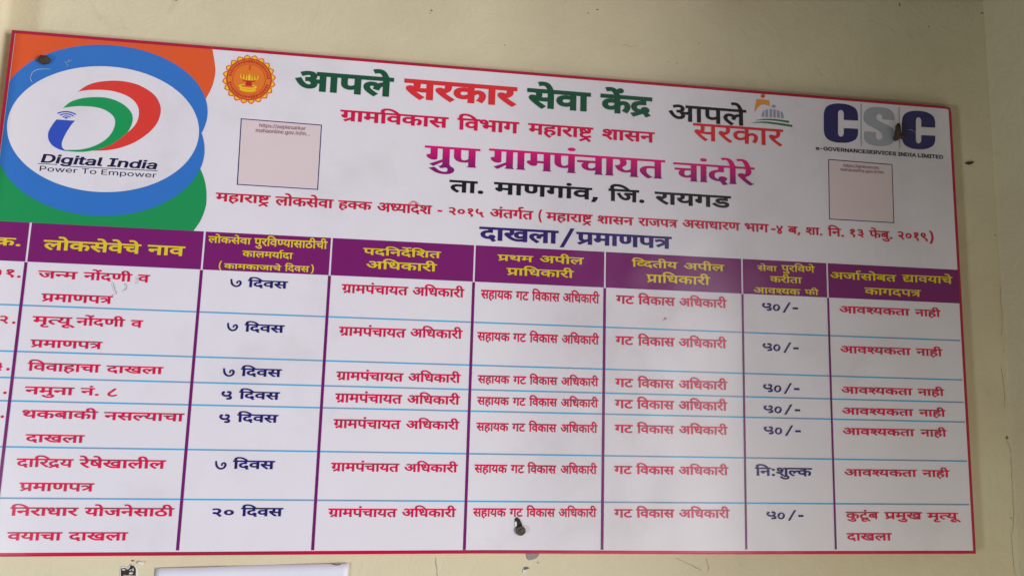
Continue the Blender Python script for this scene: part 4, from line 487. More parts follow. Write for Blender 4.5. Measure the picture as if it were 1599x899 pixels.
 "D71": "27 -233 ~2 -246 ~-65 -268 -106 -268 ~-181 -268 ~-266 -189 -266 -126 ~-266 -70 ~-177 13 -89 18 -82 -48 ~-140 -55 ~-192 -99 -192 -132 ~-192 -166 ~-142 -197 -111 -197 ~-79 -197 ~-32 -182 2 -164",
 "D198": "0 622 363 622 363 551 0 551/45 242 ~45 277 ~72 333 93 351 ~122 376 ~204 399 272 399 380 399 380 328 291 328 ~230 328 ~169 316 150 299 ~126 280 126 237 ~126 188 ~200 97 271 40 217 -12 ~171 28 ~92 108 ~45 194",
 "D70": "-63 -245 ~-88 -255 ~-145 -268 -173 -268 ~-248 -268 ~-333 -189 -333 -126 ~-333 -69 ~-241 11 -162 11 ~-87 11 ~25 -45 ~111 -136 145 -189 83 -228 ~29 -145 ~-83 -57 -156 -57 ~-207 -57 ~-259 -96 -259 -128 ~-259 -166 ~-209 -196 -178 -196 ~-151 -196 ~-109 -185 -88 -175",
 "D114": "273 0 ~222 0 ~130 36 ~72 112 72 171 ~72 202 ~91 264 ~138 338 180 388 382 632 444 579 233 324 ~187 269 ~154 202 154 168 ~154 117 ~220 74 268 74 ~319 74 ~413 108 465 142 501 68 ~455 41 ~343 0",
 "D210": "0 622 515 622 515 551 0 551/537 349 ~517 356 494 356 ~470 356 ~420 332 ~374 269 356 208 279 232 ~291 278 311 313 ~288 331 ~239 353 209 353 ~169 353 ~126 307 126 271 ~126 233 ~169 164 ~251 89 309 40 255 -12 ~197 38 ~101 129 ~45 222 45 275 ~45 328 ~94 395 ~167 426 204 426 ~248 426 ~321 397 354 370 ~413 426 500 426 ~514 426 ~545 422 556 417",
 "D59": "593 622 593 551 489 551 489 0 408 0 408 191 ~378 174 ~304 146 254 146 ~214 146 ~149 173 128 194 ~103 221 ~79 294 79 358 79 551 0 551 0 622/408 551 205 551 408 287/189 240 ~212 217 262 217 ~288 217 ~338 233 360 245 159 507 159 369 ~159 328 ~165 280 ~178 251",
 "X७": "62 486 74 439 89 373 108 305 130 253 151 212 178 174 209 140 244 112 283 89 327 71 373 59 419 54 468 62 519 77 567 98 605 121 631 149 653 182 668 216 674 243 678 263 676 285 669 307 661 323 651 336 632 348 608 357 584 361 559 356 531 344 507 330 493 317 491 301 494 278 500 254 504 235 433 229 435 248 435 276 440 310 455 342 480 366 512 385 546 398 579 406 613 410 649 408 686 399 719 379 744 349 762 311 772 268 771 221 752 178 724 135 689 95 646 62 595 37 538 17 478 4 421 0 365 1 310 10 257 27 207 50 160 79 115 115 75 159 40 212 21 282 9 359 3 428 0 475",
 "D35": "519 551 371 551 371 349 316 349 ~268 349 ~204 333 181 318 ~126 280 126 215 ~126 167 ~170 104 ~241 74 283 74 ~337 74 ~413 99 455 121 482 47 ~438 27 ~339 0 286 0 ~217 0 ~108 52 ~46 150 46 220 ~46 285 ~114 374 ~225 420 288 420 290 420 290 551 0 551 0 622 519 622",
 "D813": "147 414 ~121 414 ~85 446 85 482 ~85 520 ~121 550 147 550 ~173 550 ~209 520 209 482 ~209 446 ~173 414/147 -14 ~121 -14 ~85 18 85 54 ~85 92 ~121 122 147 122 ~173 122 ~209 92 209 54 ~209 18 ~173 -14",
 "L84": "645 0 285 0 285 168 633 168 ~815 168 ~1054 307 ~1172 567 1172 748 ~1172 927 ~1055 1184 ~824 1322 651 1322 277 1322 277 1490 664 1490 ~882 1490 ~1191 1312 ~1356 979 1356 748 ~1356 515 ~1190 180 ~872 0/370 1490 370 0 180 0 180 1490",
 "L689": "158 0 158 1118 338 1118 338 0/249 1301 ~198 1301 ~124 1371 124 1420 ~124 1470 ~198 1539 249 1539 ~301 1539 ~375 1470 375 1420 ~375 1371 ~301 1301",
 "L658": "611 -442 ~487 -442 ~306 -379 ~186 -275 151 -214 297 -120 ~321 -152 ~392 -230 ~513 -285 611 -285 ~745 -285 ~918 -157 918 -19 918 205 901 205 ~882 173 ~813 85 ~684 18 576 18 ~442 18 ~228 145 ~104 389 104 564 ~104 737 ~226 992 ~441 1132 580 1132 ~688 1132 ~817 1061 ~887 969 906 939 923 939 923 1118 1098 1118 1098 -29 ~1098 -173 ~968 -356 ~747 -442/606 178 ~708 178 ~848 271 ~920 446 920 568 ~920 687 ~849 868 ~709 971 606 971 ~500 971 ~358 862 ~287 680 287 568 ~287 453 ~359 277 ~501 178",
 "L889": "598 1118 598 964 20 964 20 1118/188 1384 368 1384 368 290 ~368 215 ~429 146 500 146 ~517 146 ~570 154 592 158 629 6 ~601 -4 ~530 -14 495 -14 ~350 -14 ~188 139 188 276",
 "L507": "471 -26 ~365 -26 ~192 54 ~90 208 90 318 ~90 414 ~166 534 ~293 603 ~447 637 525 647 ~625 660 ~751 674 ~812 708 812 749 812 755 ~812 825 ~760 922 ~656 974 578 974 ~498 974 ~384 924 ~313 849 295 810 122 867 ~165 969 ~311 1084 ~487 1132 573 1132 ~629 1132 ~772 1105 ~905 1025 ~992 868 992 737 992 0 815 0 815 152 803 152 ~784 113 ~700 30 ~566 -26/502 133 ~602 133 ~740 211 ~812 336 812 404 812 559 ~801 546 ~727 525 ~632 509 ~543 498 517 495 ~452 487 ~339 448 ~271 373 271 309 ~271 251 ~331 173 ~435 133",
 "L751": "409 -8 ~283 -8 ~158 127 158 248 158 1490 338 1490 338 293 ~338 216 ~375 153 431 153 ~460 153 ~490 157 503 161 539 9 ~515 2 ~445 -8",
 "L234": "92 0 92 168 357 168 357 1322 92 1322 92 1490 811 1490 811 1322 547 1322 547 168 811 168 811 0",
 "L773": "338 670 338 0 158 0 158 1118 331 1118 332 847 307 847 ~358 1002 ~547 1132 674 1132 ~787 1132 ~957 1039 ~1052 852 1052 710 1052 0 872 0 872 695 ~872 824 ~737 970 620 970 ~540 970 ~412 900 ~338 766",
 "L597": "577 -24 ~438 -24 ~224 118 ~104 378 104 556 ~104 733 ~225 992 ~439 1132 578 1132 ~687 1132 ~815 1060 ~884 969 902 939 916 939 916 1490 1096 1490 1096 0 922 0 922 173 902 173 ~884 142 ~813 49 ~684 -24/604 137 ~706 137 ~846 244 ~918 434 918 558 ~918 682 ~847 867 ~707 971 604 971 ~498 971 ~357 861 ~287 674 287 558 ~287 441 ~358 250 ~500 137",
 "L375": "180 0 180 1490 690 1490 ~864 1490 ~1089 1363 ~1198 1149 1198 1016 ~1198 883 ~1089 667 ~865 539 691 539 330 539 330 706 682 706 ~800 706 ~944 787 ~1009 928 1009 1016 ~1009 1104 ~944 1243 ~799 1323 680 1323 370 1323 370 0",
 "L790": "613 -24 ~461 -24 ~232 120 ~104 380 104 552 ~104 727 ~232 988 ~461 1132 613 1132 ~766 1132 ~996 988 ~1124 727 1124 552 ~1124 380 ~996 120 ~766 -24/613 137 ~726 137 ~872 253 ~942 442 942 552 ~942 663 ~872 854 ~726 971 613 971 ~501 971 ~357 854 ~287 664 287 552 ~287 442 ~357 253 ~501 137",
 "L984": "409 0 70 1118 261 1118 397 630 ~425 530 ~489 277 520 117 489 117 ~519 270 ~581 524 610 630 744 1118 936 1118 1068 630 ~1096 527 ~1157 274 1187 117 1155 117 ~1187 272 ~1250 525 1279 630 1415 1118 1606 1118 1267 0 1088 0 943 506 ~921 583 ~879 743 ~839 911 818 998 858 998 ~838 912 ~797 743 ~755 581 733 506 588 0",
 "L614": "628 -24 ~466 -24 ~231 120 ~104 378 104 550 ~104 722 ~228 984 ~455 1132 607 1132 ~696 1132 ~869 1073 ~1010 942 ~1094 728 1094 573 1094 498 226 498 226 650 997 650 913 594 ~913 704 ~844 875 ~708 972 607 972 ~506 972 ~362 873 ~286 714 286 623 286 522 ~286 398 ~372 225 ~527 136 629 136 ~695 136 ~803 174 ~881 251 902 308 1076 260 ~1050 176 ~926 48 ~743 -24",
 "L852": "158 0 158 1118 332 1118 332 946 344 946 ~375 1031 ~534 1134 634 1134 ~654 1134 ~709 1132 725 1131 725 950 ~717 952 ~653 960 617 960 ~537 960 ~410 893 ~338 776 338 700 338 0",
 "L411": "98 1322 98 1490 1224 1490 1224 1322 757 1322 757 0 567 0 567 1322",
 "L95": "180 0 180 1490 1088 1490 1088 1322 370 1322 370 836 1039 836 1039 668 370 668 370 168 1097 168 1097 0",
 "L766": "158 0 158 1118 333 1118 334 868 320 868 ~343 959 ~442 1078 ~575 1138 647 1138 ~769 1138 ~920 988 942 866 918 866 ~938 950 ~1044 1072 ~1195 1138 1284 1138 ~1381 1138 ~1541 1054 ~1636 884 1636 754 1636 0 1456 0 1456 749 ~1456 870 ~1320 974 1230 974 ~1155 974 ~1046 911 ~987 801 987 730 987 0 807 0 807 767 ~807 860 ~683 974 588 974 ~523 974 ~408 913 ~338 793 338 704 338 0",
 "L843": "158 -418 158 1118 332 1118 332 939 352 939 ~371 969 ~439 1060 ~567 1132 676 1132 ~816 1132 ~1029 992 ~1150 733 1150 556 ~1150 378 ~1030 118 ~817 -24 677 -24 ~571 -24 ~441 49 ~371 142 352 173 338 173 338 -418/650 137 ~755 137 ~896 250 ~967 441 967 558 ~967 674 ~897 861 ~756 971 650 971 ~547 971 ~407 867 ~336 682 336 558 ~336 434 ~408 244 ~549 137",
 "L1392": "988 719 988 553 334 553 334 719",
 "L141": "789 -20 ~590 -20 ~290 166 ~122 509 122 744 ~122 981 ~290 1324 ~586 1510 777 1510 ~895 1510 ~1100 1440 ~1262 1310 ~1369 1131 1389 1023 1193 1023 ~1170 1095 ~1094 1209 ~989 1291 ~857 1334 778 1334 ~647 1334 ~433 1199 ~307 936 307 744 ~307 554 ~434 292 ~652 156 789 156 ~915 156 ~1107 263 ~1214 460 1214 594 1271 583 828 583 828 749 1400 749 1400 586 ~1400 401 ~1242 129 ~967 -20",
 "L321": "784 -20 ~593 -20 ~294 165 ~122 508 122 744 ~122 981 ~294 1324 ~593 1510 784 1510 ~975 1510 ~1273 1324 ~1444 981 1444 744 ~1444 508 ~1273 165 ~975 -20/784 156 ~917 156 ~1132 291 ~1259 554 1259 744 ~1259 936 ~1132 1199 ~917 1334 784 1334 ~650 1334 ~434 1198 ~307 935 307 744 ~307 554 ~434 292 ~650 156",
 "L456": "600 0 52 1490 252 1490 567 606 ~594 530 ~675 276 729 90 692 90 ~746 281 ~826 530 852 606 1159 1490 1361 1490 819 0",
 "L384": "180 0 180 1490 690 1490 ~864 1490 ~1089 1371 ~1198 1163 1198 1030 ~1198 897 ~1089 693 ~865 578 691 578 286 578 286 747 682 747 ~800 747 ~943 816 ~1009 943 1009 1030 ~1009 1119 ~943 1250 ~799 1323 680 1323 370 1323 370 0/1036 0 676 671 890 671 1256 0",
 "L300": "180 0 180 1490 404 1490 1010 537 ~1034 500 ~1102 384 ~1181 238 1219 155 1192 155 ~1183 241 ~1175 398 ~1173 530 1173 576 1173 1490 1363 1490 1363 0 1137 0 597 848 ~560 907 ~485 1032 ~389 1203 318 1329 353 1329 ~358 1218 ~366 1030 ~371 890 371 850 371 0",
 "L2": "52 0 593 1490 813 1490 1361 0 1161 0 845 884 ~816 966 ~739 1211 684 1401 720 1401 ~666 1209 ~587 960 561 884 254 0/324 416 324 582 1089 582 1089 416",
 "L73": "783 -20 ~592 -20 ~293 165 ~122 508 122 744 ~122 981 ~293 1324 ~592 1510 783 1510 ~896 1510 ~1097 1444 ~1257 1317 ~1364 1136 1384 1021 1194 1021 ~1178 1098 ~1101 1214 ~990 1294 ~856 1334 783 1334 ~649 1334 ~433 1198 ~307 935 307 744 ~307 554 ~434 291 ~650 156 783 156 ~856 156 ~990 197 ~1101 276 ~1178 393 1194 469 1384 469 ~1365 355 ~1258 175 ~1098 47 ~897 -20",
 "L397": "657 -26 ~496 -26 ~259 78 ~125 265 116 390 311 390 ~319 306 ~417 197 ~570 144 657 144 ~758 144 ~919 210 ~1013 330 1013 409 ~1013 481 ~932 571 ~798 629 718 651 538 702 ~358 753 ~158 943 158 1091 ~158 1217 ~294 1406 ~526 1510 670 1510 ~817 1510 ~1043 1406 ~1174 1227 1178 1114 992 1114 ~979 1223 ~797 1342 664 1342 ~568 1342 ~423 1279 ~343 1170 343 1100 ~343 1022 ~440 927 ~573 874 627 859 776 818 ~836 802 ~981 746 ~1113 653 ~1198 510 1198 406 ~1198 284 ~1071 88 ~829 -26",
 "L281": "180 0 180 1490 370 1490 370 168 1060 168 1060 0",
 "L292": "180 0 180 1490 450 1490 817 550 ~830 517 ~863 418 ~900 302 ~934 187 947 138 905 138 ~919 184 ~953 297 ~990 414 ~1024 516 1037 550 1399 1490 1670 1490 1670 0 1483 0 1483 851 ~1483 897 ~1484 1015 ~1487 1145 ~1490 1279 1491 1342 1507 1342 ~1486 1273 ~1439 1130 ~1394 997 ~1354 887 1340 851 1007 0 842 0 504 851 ~490 886 ~452 993 ~407 1124 ~359 1269 334 1342 352 1342 ~354 1286 ~357 1156 ~359 1023 ~361 900 361 851 361 0",
 "L670": "338 670 338 0 158 0 158 1490 338 1490 338 847 307 847 ~358 1002 ~547 1132 674 1132 ~787 1132 ~958 1039 ~1053 852 1053 710 1053 0 872 0 872 695 ~872 824 ~737 970 620 970 ~540 970 ~412 900 ~338 766",
 "L871": "538 -24 ~423 -24 ~244 43 ~128 175 108 271 279 312 ~303 220 ~436 134 536 134 ~653 134 ~792 234 792 303 ~792 361 ~711 438 628 457 442 501 ~290 537 ~142 688 142 806 ~142 902 ~250 1049 ~437 1132 556 1132 ~671 1132 ~832 1063 ~933 942 958 863 795 821 ~772 881 ~665 979 557 979 ~457 979 ~324 887 324 817 ~324 755 ~414 680 512 657 681 617 ~833 581 ~979 430 979 315 ~979 217 ~868 64 ~669 -24",
 "L1377": "279 -13 ~223 -13 ~144 66 144 122 ~144 178 ~223 257 279 257 ~335 257 ~414 178 414 122 ~414 66 ~335 -13/279 796 ~223 796 ~144 875 144 931 ~144 987 ~223 1066 279 1066 ~335 1066 ~414 987 414 931 ~414 875 ~335 796",
 "L1455": "692 1560 212 -224 46 -224 526 1560",
 "L727": "327 402 327 625 360 625 838 1118 1061 1118 544 587 524 587/158 0 158 1490 338 1490 338 0/865 0 437 547 565 674 1096 0",
 "L1376": "279 -13 ~223 -13 ~144 66 144 122 ~144 178 ~223 257 279 257 ~335 257 ~414 178 414 122 ~414 66 ~335 -13",
 "L980": "481 0 54 1118 251 1118 489 455 ~527 352 ~580 147 609 51 543 51 ~572 147 ~625 352 662 455 900 1118 1097 1118 670 0",
 "L586": "613 -24 ~461 -24 ~232 120 ~104 380 104 552 ~104 727 ~232 988 ~461 1132 613 1132 ~694 1132 ~838 1090 ~957 1011 ~1043 896 1066 823 893 774 ~881 817 ~831 889 ~760 942 ~668 971 613 971 ~501 971 ~357 854 ~287 664 287 552 ~287 442 ~357 253 ~501 137 613 137 ~669 137 ~763 167 ~836 222 ~886 298 898 343 1070 294 ~1048 219 ~961 102 ~841 19 ~695 -24",
}
RUNS = {
 "आपले": [["D10",0,0],["D46",1023,0],["D54",1591,0],["D75",2269,0]],
 "सरकार": [["D60",0,0],["D52",676,0],["D25",1085,0],["D66",1847,0],["D52",2106,0]],
 "सेवा": [["D60",0,0],["D75",676,0],["D57",676,0],["D66",1232,0]],
 "केंद्र": [["D25",0,0],["D449",541,0],["D271",762,0]],
 "ग्रामविकास": [["D256",0,0],["D66",563,0],["D50",822,0],["D67",1420,0],["D57",1679,0],["D25",2235,0],["D66",2997,0],["D60",3256,0]],
 "विभाग": [["D67",0,0],["D57",259,0],["D49",815,0],["D66",1518,0],["D27",1777,0]],
 "महाराष्ट्र": [["D50",0,0],["D61",598,0],["D66",1129,0],["D52",1388,0],["D66",1797,0],["D564",2056,0]],
 "शासन": [["D58",0,0],["D66",680,0],["D60",939,0],["D44",1615,0]],
 "ग्रुप": [["D256",0,0],["D69",563,0],["D46",563,0]],
 "ग्रामपंचायत": [["D256",0,0],["D66",563,0],["D50",822,0],["D46",1420,0],["D6",1988,0],["D30",1988,0],["D66",2622,0],["D51",2881,0],["D40",3461,0]],
 "चांदोरे": [["D30",0,0],["D66",634,0],["D6",893,0],["D42",893,0],["D79",1413,0],["D52",1672,0],["D75",2081,0]],
 "ता.": [["D40",0,0],["D66",570,0],["D801",829,0]],
 "माणगांव,": [["D50",0,0],["D66",598,0],["D39",857,0],["D27",1580,0],["D66",2143,0],["D6",2402,0],["D57",2402,0],["D799",2958,0]],
 "जि.": [["D67",0,0],["D32",259,0],["D801",1001,0]],
 "रायगड": [["D52",0,0],["D66",409,0],["D51",668,0],["D27",1248,0],["D37",1811,0]],
 "लोकसेवा": [["D54",0,0],["D79",678,0],["D25",937,0],["D60",1699,0],["D75",2375,0],["D57",2375,0],["D66",2931,0]],
 "हक्क": [["D61",0,0],["D183",531,0],["D25",1134,0]],
 "अध्यादेश": [["D9",0,0],["D201",764,0],["D51",1126,0],["D66",1706,0],["D42",1965,0],["D75",2430,0],["D58",2485,0]],
 "अंतर्गत": [["D9",0,0],["D6",764,0],["D40",764,0],["D27",1334,0],["D181",1897,0],["D40",1897,0]],
 "राजपत्र": [["D52",0,0],["D66",409,0],["D32",668,0],["D46",1410,0],["D269",1978,0]],
 "असाधारण": [["D9",0,0],["D60",764,0],["D66",1440,0],["D43",1699,0],["D66",2314,0],["D52",2573,0],["D39",2982,0]],
 "भाग": [["D49",0,0],["D66",703,0],["D27",962,0]],
 "ब,": [["D48",0,0],["D799",571,0]],
 "शा.": [["D58",0,0],["D66",680,0],["D801",939,0]],
 "नि.": [["D67",0,0],["D44",259,0],["D801",814,0]],
 "फेबु.": [["D47",0,0],["D75",549,0],["D48",771,0],["D69",1342,0],["D801",1342,0]],
 "B-": [["D800",0,0]],
 "B२०१५": [["D108",0,0],["D106",551,0],["D107",1102,0],["D111",1653,0]],
 "B(": [["D795",0,0]],
 "B४": [["D110",0,0]],
 "B१३": [["D107",0,0],["D109",551,0]],
 "B२०१९": [["D108",0,0],["D106",551,0],["D107",1102,0],["D115",1653,0]],
 "B)": [["D796",0,0]],
 "दाखला": [["D42",0,0],["D66",520,0],["D26",779,0],["D54",1597,0],["D66",2275,0]],
 "B/": [["X/",0,0]],
 "प्रमाणपत्र": [["D274",0,0],["D50",568,0],["D66",1166,0],["D39",1425,0],["D46",2148,0],["D269",2716,0]],
 "क्र.": [["D254",0,0],["D801",762,0]],
 "लोकसेवेचे": [["D54",0,0],["D79",678,0],["D25",937,0],["D60",1699,0],["D75",2375,0],["D57",2375,0],["D75",2931,0],["D30",2931,0],["D75",3565,0]],
 "नाव": [["D44",0,0],["D66",555,0],["D57",814,0]],
 "पुरविण्यासाठीची": [["D46",0,0],["D69",568,0],["D52",568,0],["D67",977,0],["D57",1236,0],["D197",1792,0],["D51",2259,0],["D66",2839,0],["D60",3098,0],["D66",3774,0],["D36",4033,0],["D68",4618,0],["D30",4877,0],["D68",5511,0]],
 "कालमर्यादा": [["D25",0,0],["D66",762,0],["D54",1021,0],["D50",1699,0],["D51",2297,0],["D66",2877,0],["D181",3136,0],["D42",3136,0],["D66",3656,0]],
 "कामकाजाचे": [["D25",0,0],["D66",762,0],["D50",1021,0],["D25",1619,0],["D66",2381,0],["D32",2640,0],["D66",3382,0],["D30",3641,0],["D75",4275,0]],
 "दिवस": [["D67",0,0],["D42",259,0],["D57",779,0],["D60",1335,0]],
 "पदनिर्देशित": [["D46",0,0],["D42",568,0],["D67",1088,0],["D44",1347,0],["D42",1902,0],["D450",2367,0],["D67",2422,0],["D58",2681,0],["D40",3361,0]],
 "अधिकारी": [["D9",0,0],["D67",764,0],["D43",1023,0],["D25",1638,0],["D66",2400,0],["D52",2659,0],["D68",3068,0]],
 "प्रथम": [["D274",0,0],["D41",568,0],["D50",1210,0]],
 "अपील": [["D9",0,0],["D46",764,0],["D68",1332,0],["D54",1591,0]],
 "प्राधिकारी": [["D274",0,0],["D66",568,0],["D67",827,0],["D43",1086,0],["D25",1701,0],["D66",2463,0],["D52",2722,0],["D68",3131,0]],
 "व्दितीय": [["D67",0,0],["D212",259,0],["D42",651,0],["D40",1171,0],["D68",1741,0],["D51",2000,0]],
 "पुरविणे": [["D46",0,0],["D69",568,0],["D52",568,0],["D67",977,0],["D57",1236,0],["D39",1792,0],["D75",2515,0]],
 "करीता": [["D25",0,0],["D52",762,0],["D68",1171,0],["D40",1430,0],["D66",2000,0]],
 "आवश्यक": [["D10",0,0],["D57",1023,0],["D213",1579,0],["D51",1986,0],["D25",2566,0]],
 "फी": [["D47",0,0],["D68",771,0]],
 "अर्जासोबत": [["D9",0,0],["D32",764,0],["D66",1506,0],["D181",1765,0],["D60",1765,0],["D79",2441,0],["D48",2700,0],["D40",3271,0]],
 "द्यावयाचे": [["D536",0,0],["D66",684,0],["D57",943,0],["D51",1499,0],["D66",2079,0],["D30",2338,0],["D75",2972,0]],
 "कागदपत्र": [["D25",0,0],["D66",762,0],["D27",1021,0],["D42",1584,0],["D46",2104,0],["D269",2672,0]],
 "B०": [["X०",0,0]],
 "B१": [["D107",0,0]],
 "B.": [["D801",0,0]],
 "B२": [["D108",0,0]],
 "B३": [["D109",0,0]],
 "B५": [["X५",0,0]],
 "जन्म": [["D32",0,0],["D202",742,0],["D50",1100,0]],
 "नोंदणी": [["D44",0,0],["D461",555,0],["D42",814,0],["D39",1334,0],["D68",2057,0]],
 "व": [["D57",0,0]],
 "मृत्यू": [["D50",0,0],["D71",598,0],["D198",598,0],["D51",947,0],["D70",1527,0]],
 "विवाहाचा": [["D67",0,0],["D57",259,0],["D57",815,0],["D66",1371,0],["D61",1630,0],["D66",2161,0],["D30",2420,0],["D66",3054,0]],
 "नमुना": [["D44",0,0],["D50",555,0],["D69",1153,0],["D44",1153,0],["D66",1708,0]],
 "नं.": [["D44",0,0],["D6",555,0],["D801",555,0]],
 "B८": [["D114",0,0]],
 "थकबाकी": [["D41",0,0],["D25",642,0],["D48",1404,0],["D66",1975,0],["D25",2234,0],["D68",2996,0]],
 "नसल्याचा": [["D44",0,0],["D60",555,0],["D210",1231,0],["D51",1731,0],["D66",2311,0],["D30",2570,0],["D66",3204,0]],
 "दारिद्रय": [["D42",0,0],["D66",520,0],["D67",779,0],["D52",1038,0],["D271",1447,0],["D51",1967,0]],
 "रेषेखालील": [["D52",0,0],["D75",409,0],["D59",409,0],["D75",987,0],["D26",987,0],["D66",1805,0],["D54",2064,0],["D68",2742,0],["D54",3001,0]],
 "निराधार": [["D67",0,0],["D44",259,0],["D52",814,0],["D66",1223,0],["D43",1482,0],["D66",2097,0],["D52",2356,0]],
 "योजनेसाठी": [["D51",0,0],["D79",580,0],["D32",839,0],["D44",1581,0],["D75",2136,0],["D60",2136,0],["D66",2812,0],["D36",3071,0],["D68",3656,0]],
 "वयाचा": [["D57",0,0],["D51",556,0],["D66",1136,0],["D30",1395,0],["D66",2029,0]],
 "B७": [["X७",0,0]],
 "B२०": [["D108",0,0],["D106",551,0]],
 "सहायक": [["D60",0,0],["D61",676,0],["D66",1207,0],["D51",1466,0],["D25",2046,0]],
 "गट": [["D27",0,0],["D35",563,0]],
 "विकास": [["D67",0,0],["D57",259,0],["D25",815,0],["D66",1577,0],["D60",1836,0]],
 "B५०": [["X५",0,0],["X०",890,0]],
 "नि:शुल्क": [["D67",0,0],["D44",259,0],["D813",814,0],["D58",1108,0],["D69",1788,0],["D210",1788,0],["D25",2288,0]],
 "आवश्यकता": [["D10",0,0],["D57",1023,0],["D213",1579,0],["D51",1986,0],["D25",2566,0],["D40",3328,0],["D66",3898,0]],
 "नाही": [["D44",0,0],["D66",555,0],["D61",814,0],["D68",1345,0]],
 "कुटूंब": [["D25",0,0],["D69",541,0],["D35",762,0],["D70",1222,0],["D6",1222,0],["D48",1266,0]],
 "प्रमुख": [["D274",0,0],["D50",568,0],["D69",1166,0],["D26",1166,0]],
 "LDigital India": [["L84",0,0],["L689",1478,0],["L658",1974,0],["L689",3230,0],["L889",3726,0],["L507",4396,0],["L751",5546,0],["L234",6660,0],["L773",7563,0],["L597",8773,0],["L689",10027,0],["L507",10523,0]],
 "LPower To Empower": [["L375",0,0],["L790",1308,0],["L984",2536,0],["L614",4212,0],["L852",5406,0],["L411",6727,0],["L790",8049,0],["L95",9827,0],["L766",11058,0],["L843",12852,0],["L790",14106,0],["L984",15334,0],["L614",17010,0],["L852",18204,0]],
 "Le-GOVERNANCESERVICES INDIA LIMITED": [["L614",0,0],["L1392",1194,0],["L141",2522,0],["L321",4050,0],["L456",5616,0],["L95",7029,0],["L384",8260,0],["L300",9578,0],["L2",11121,0],["L300",12534,0],["L73",14077,0],["L95",15573,0],["L397",16804,0],["L95",18118,0],["L384",19349,0],["L456",20667,0],["L234",22080,0],["L73",22983,0],["L95",24479,0],["L397",25710,0],["L234",27574,0],["L300",28477,0],["L84",30020,0],["L234",31498,0],["L2",32401,0],["L281",34364,0],["L234",35522,0],["L292",36425,0],["L234",38275,0],["L411",39178,0],["L95",40500,0],["L84",41731,0]],
 "Lhttps://aaplesarkar": [["L670",0,0],["L889",1211,0],["L889",1881,0],["L843",2551,0],["L871",3805,0],["L1377",4886,0],["L1455",5436,0],["L1455",6174,0],["L507",6912,0],["L507",8062,0],["L843",9212,0],["L751",10466,0],["L614",11030,0],["L871",12224,0],["L507",13305,0],["L852",14455,0],["L727",15226,0],["L507",16350,0],["L852",17500,0]],
 "Lmahaonline.gov.in/m...": [["L766",0,0],["L507",1794,0],["L670",2944,0],["L507",4155,0],["L790",5305,0],["L773",6533,0],["L751",7743,0],["L689",8307,0],["L773",8803,0],["L614",10013,0],["L1376",11207,0],["L658",11757,0],["L790",13013,0],["L980",14241,0],["L1376",15392,0],["L689",15942,0],["L773",16438,0],["L1455",17648,0],["L766",18386,0],["L1376",20180,0],["L1376",20730,0],["L1376",21280,0]],
 "Lhttps://igrievances": [["L670",0,0],["L889",1211,0],["L889",1881,0],["L843",2551,0],["L871",3805,0],["L1377",4886,0],["L1455",5436,0],["L1455",6174,0],["L689",6912,0],["L658",7408,0],["L852",8664,0],["L689",9435,0],["L614",9931,0],["L980",11125,0],["L507",12276,0],["L773",13426,0],["L586",14636,0],["L614",15806,0],["L871",17000,0]],
 "Lmaharashtra.gov.in/mr": [["L766",0,0],["L507",1794,0],["L670",2944,0],["L507",4155,0],["L852",5305,0],["L507",6076,0],["L871",7226,0],["L670",8307,0],["L889",9518,0],["L852",10188,0],["L507",10959,0],["L1376",12109,0],["L658",12659,0],["L790",13915,0],["L980",15143,0],["L1376",16294,0],["L689",16844,0],["L773",17340,0],["L1455",18550,0],["L766",19288,0],["L852",21082,0]],
}
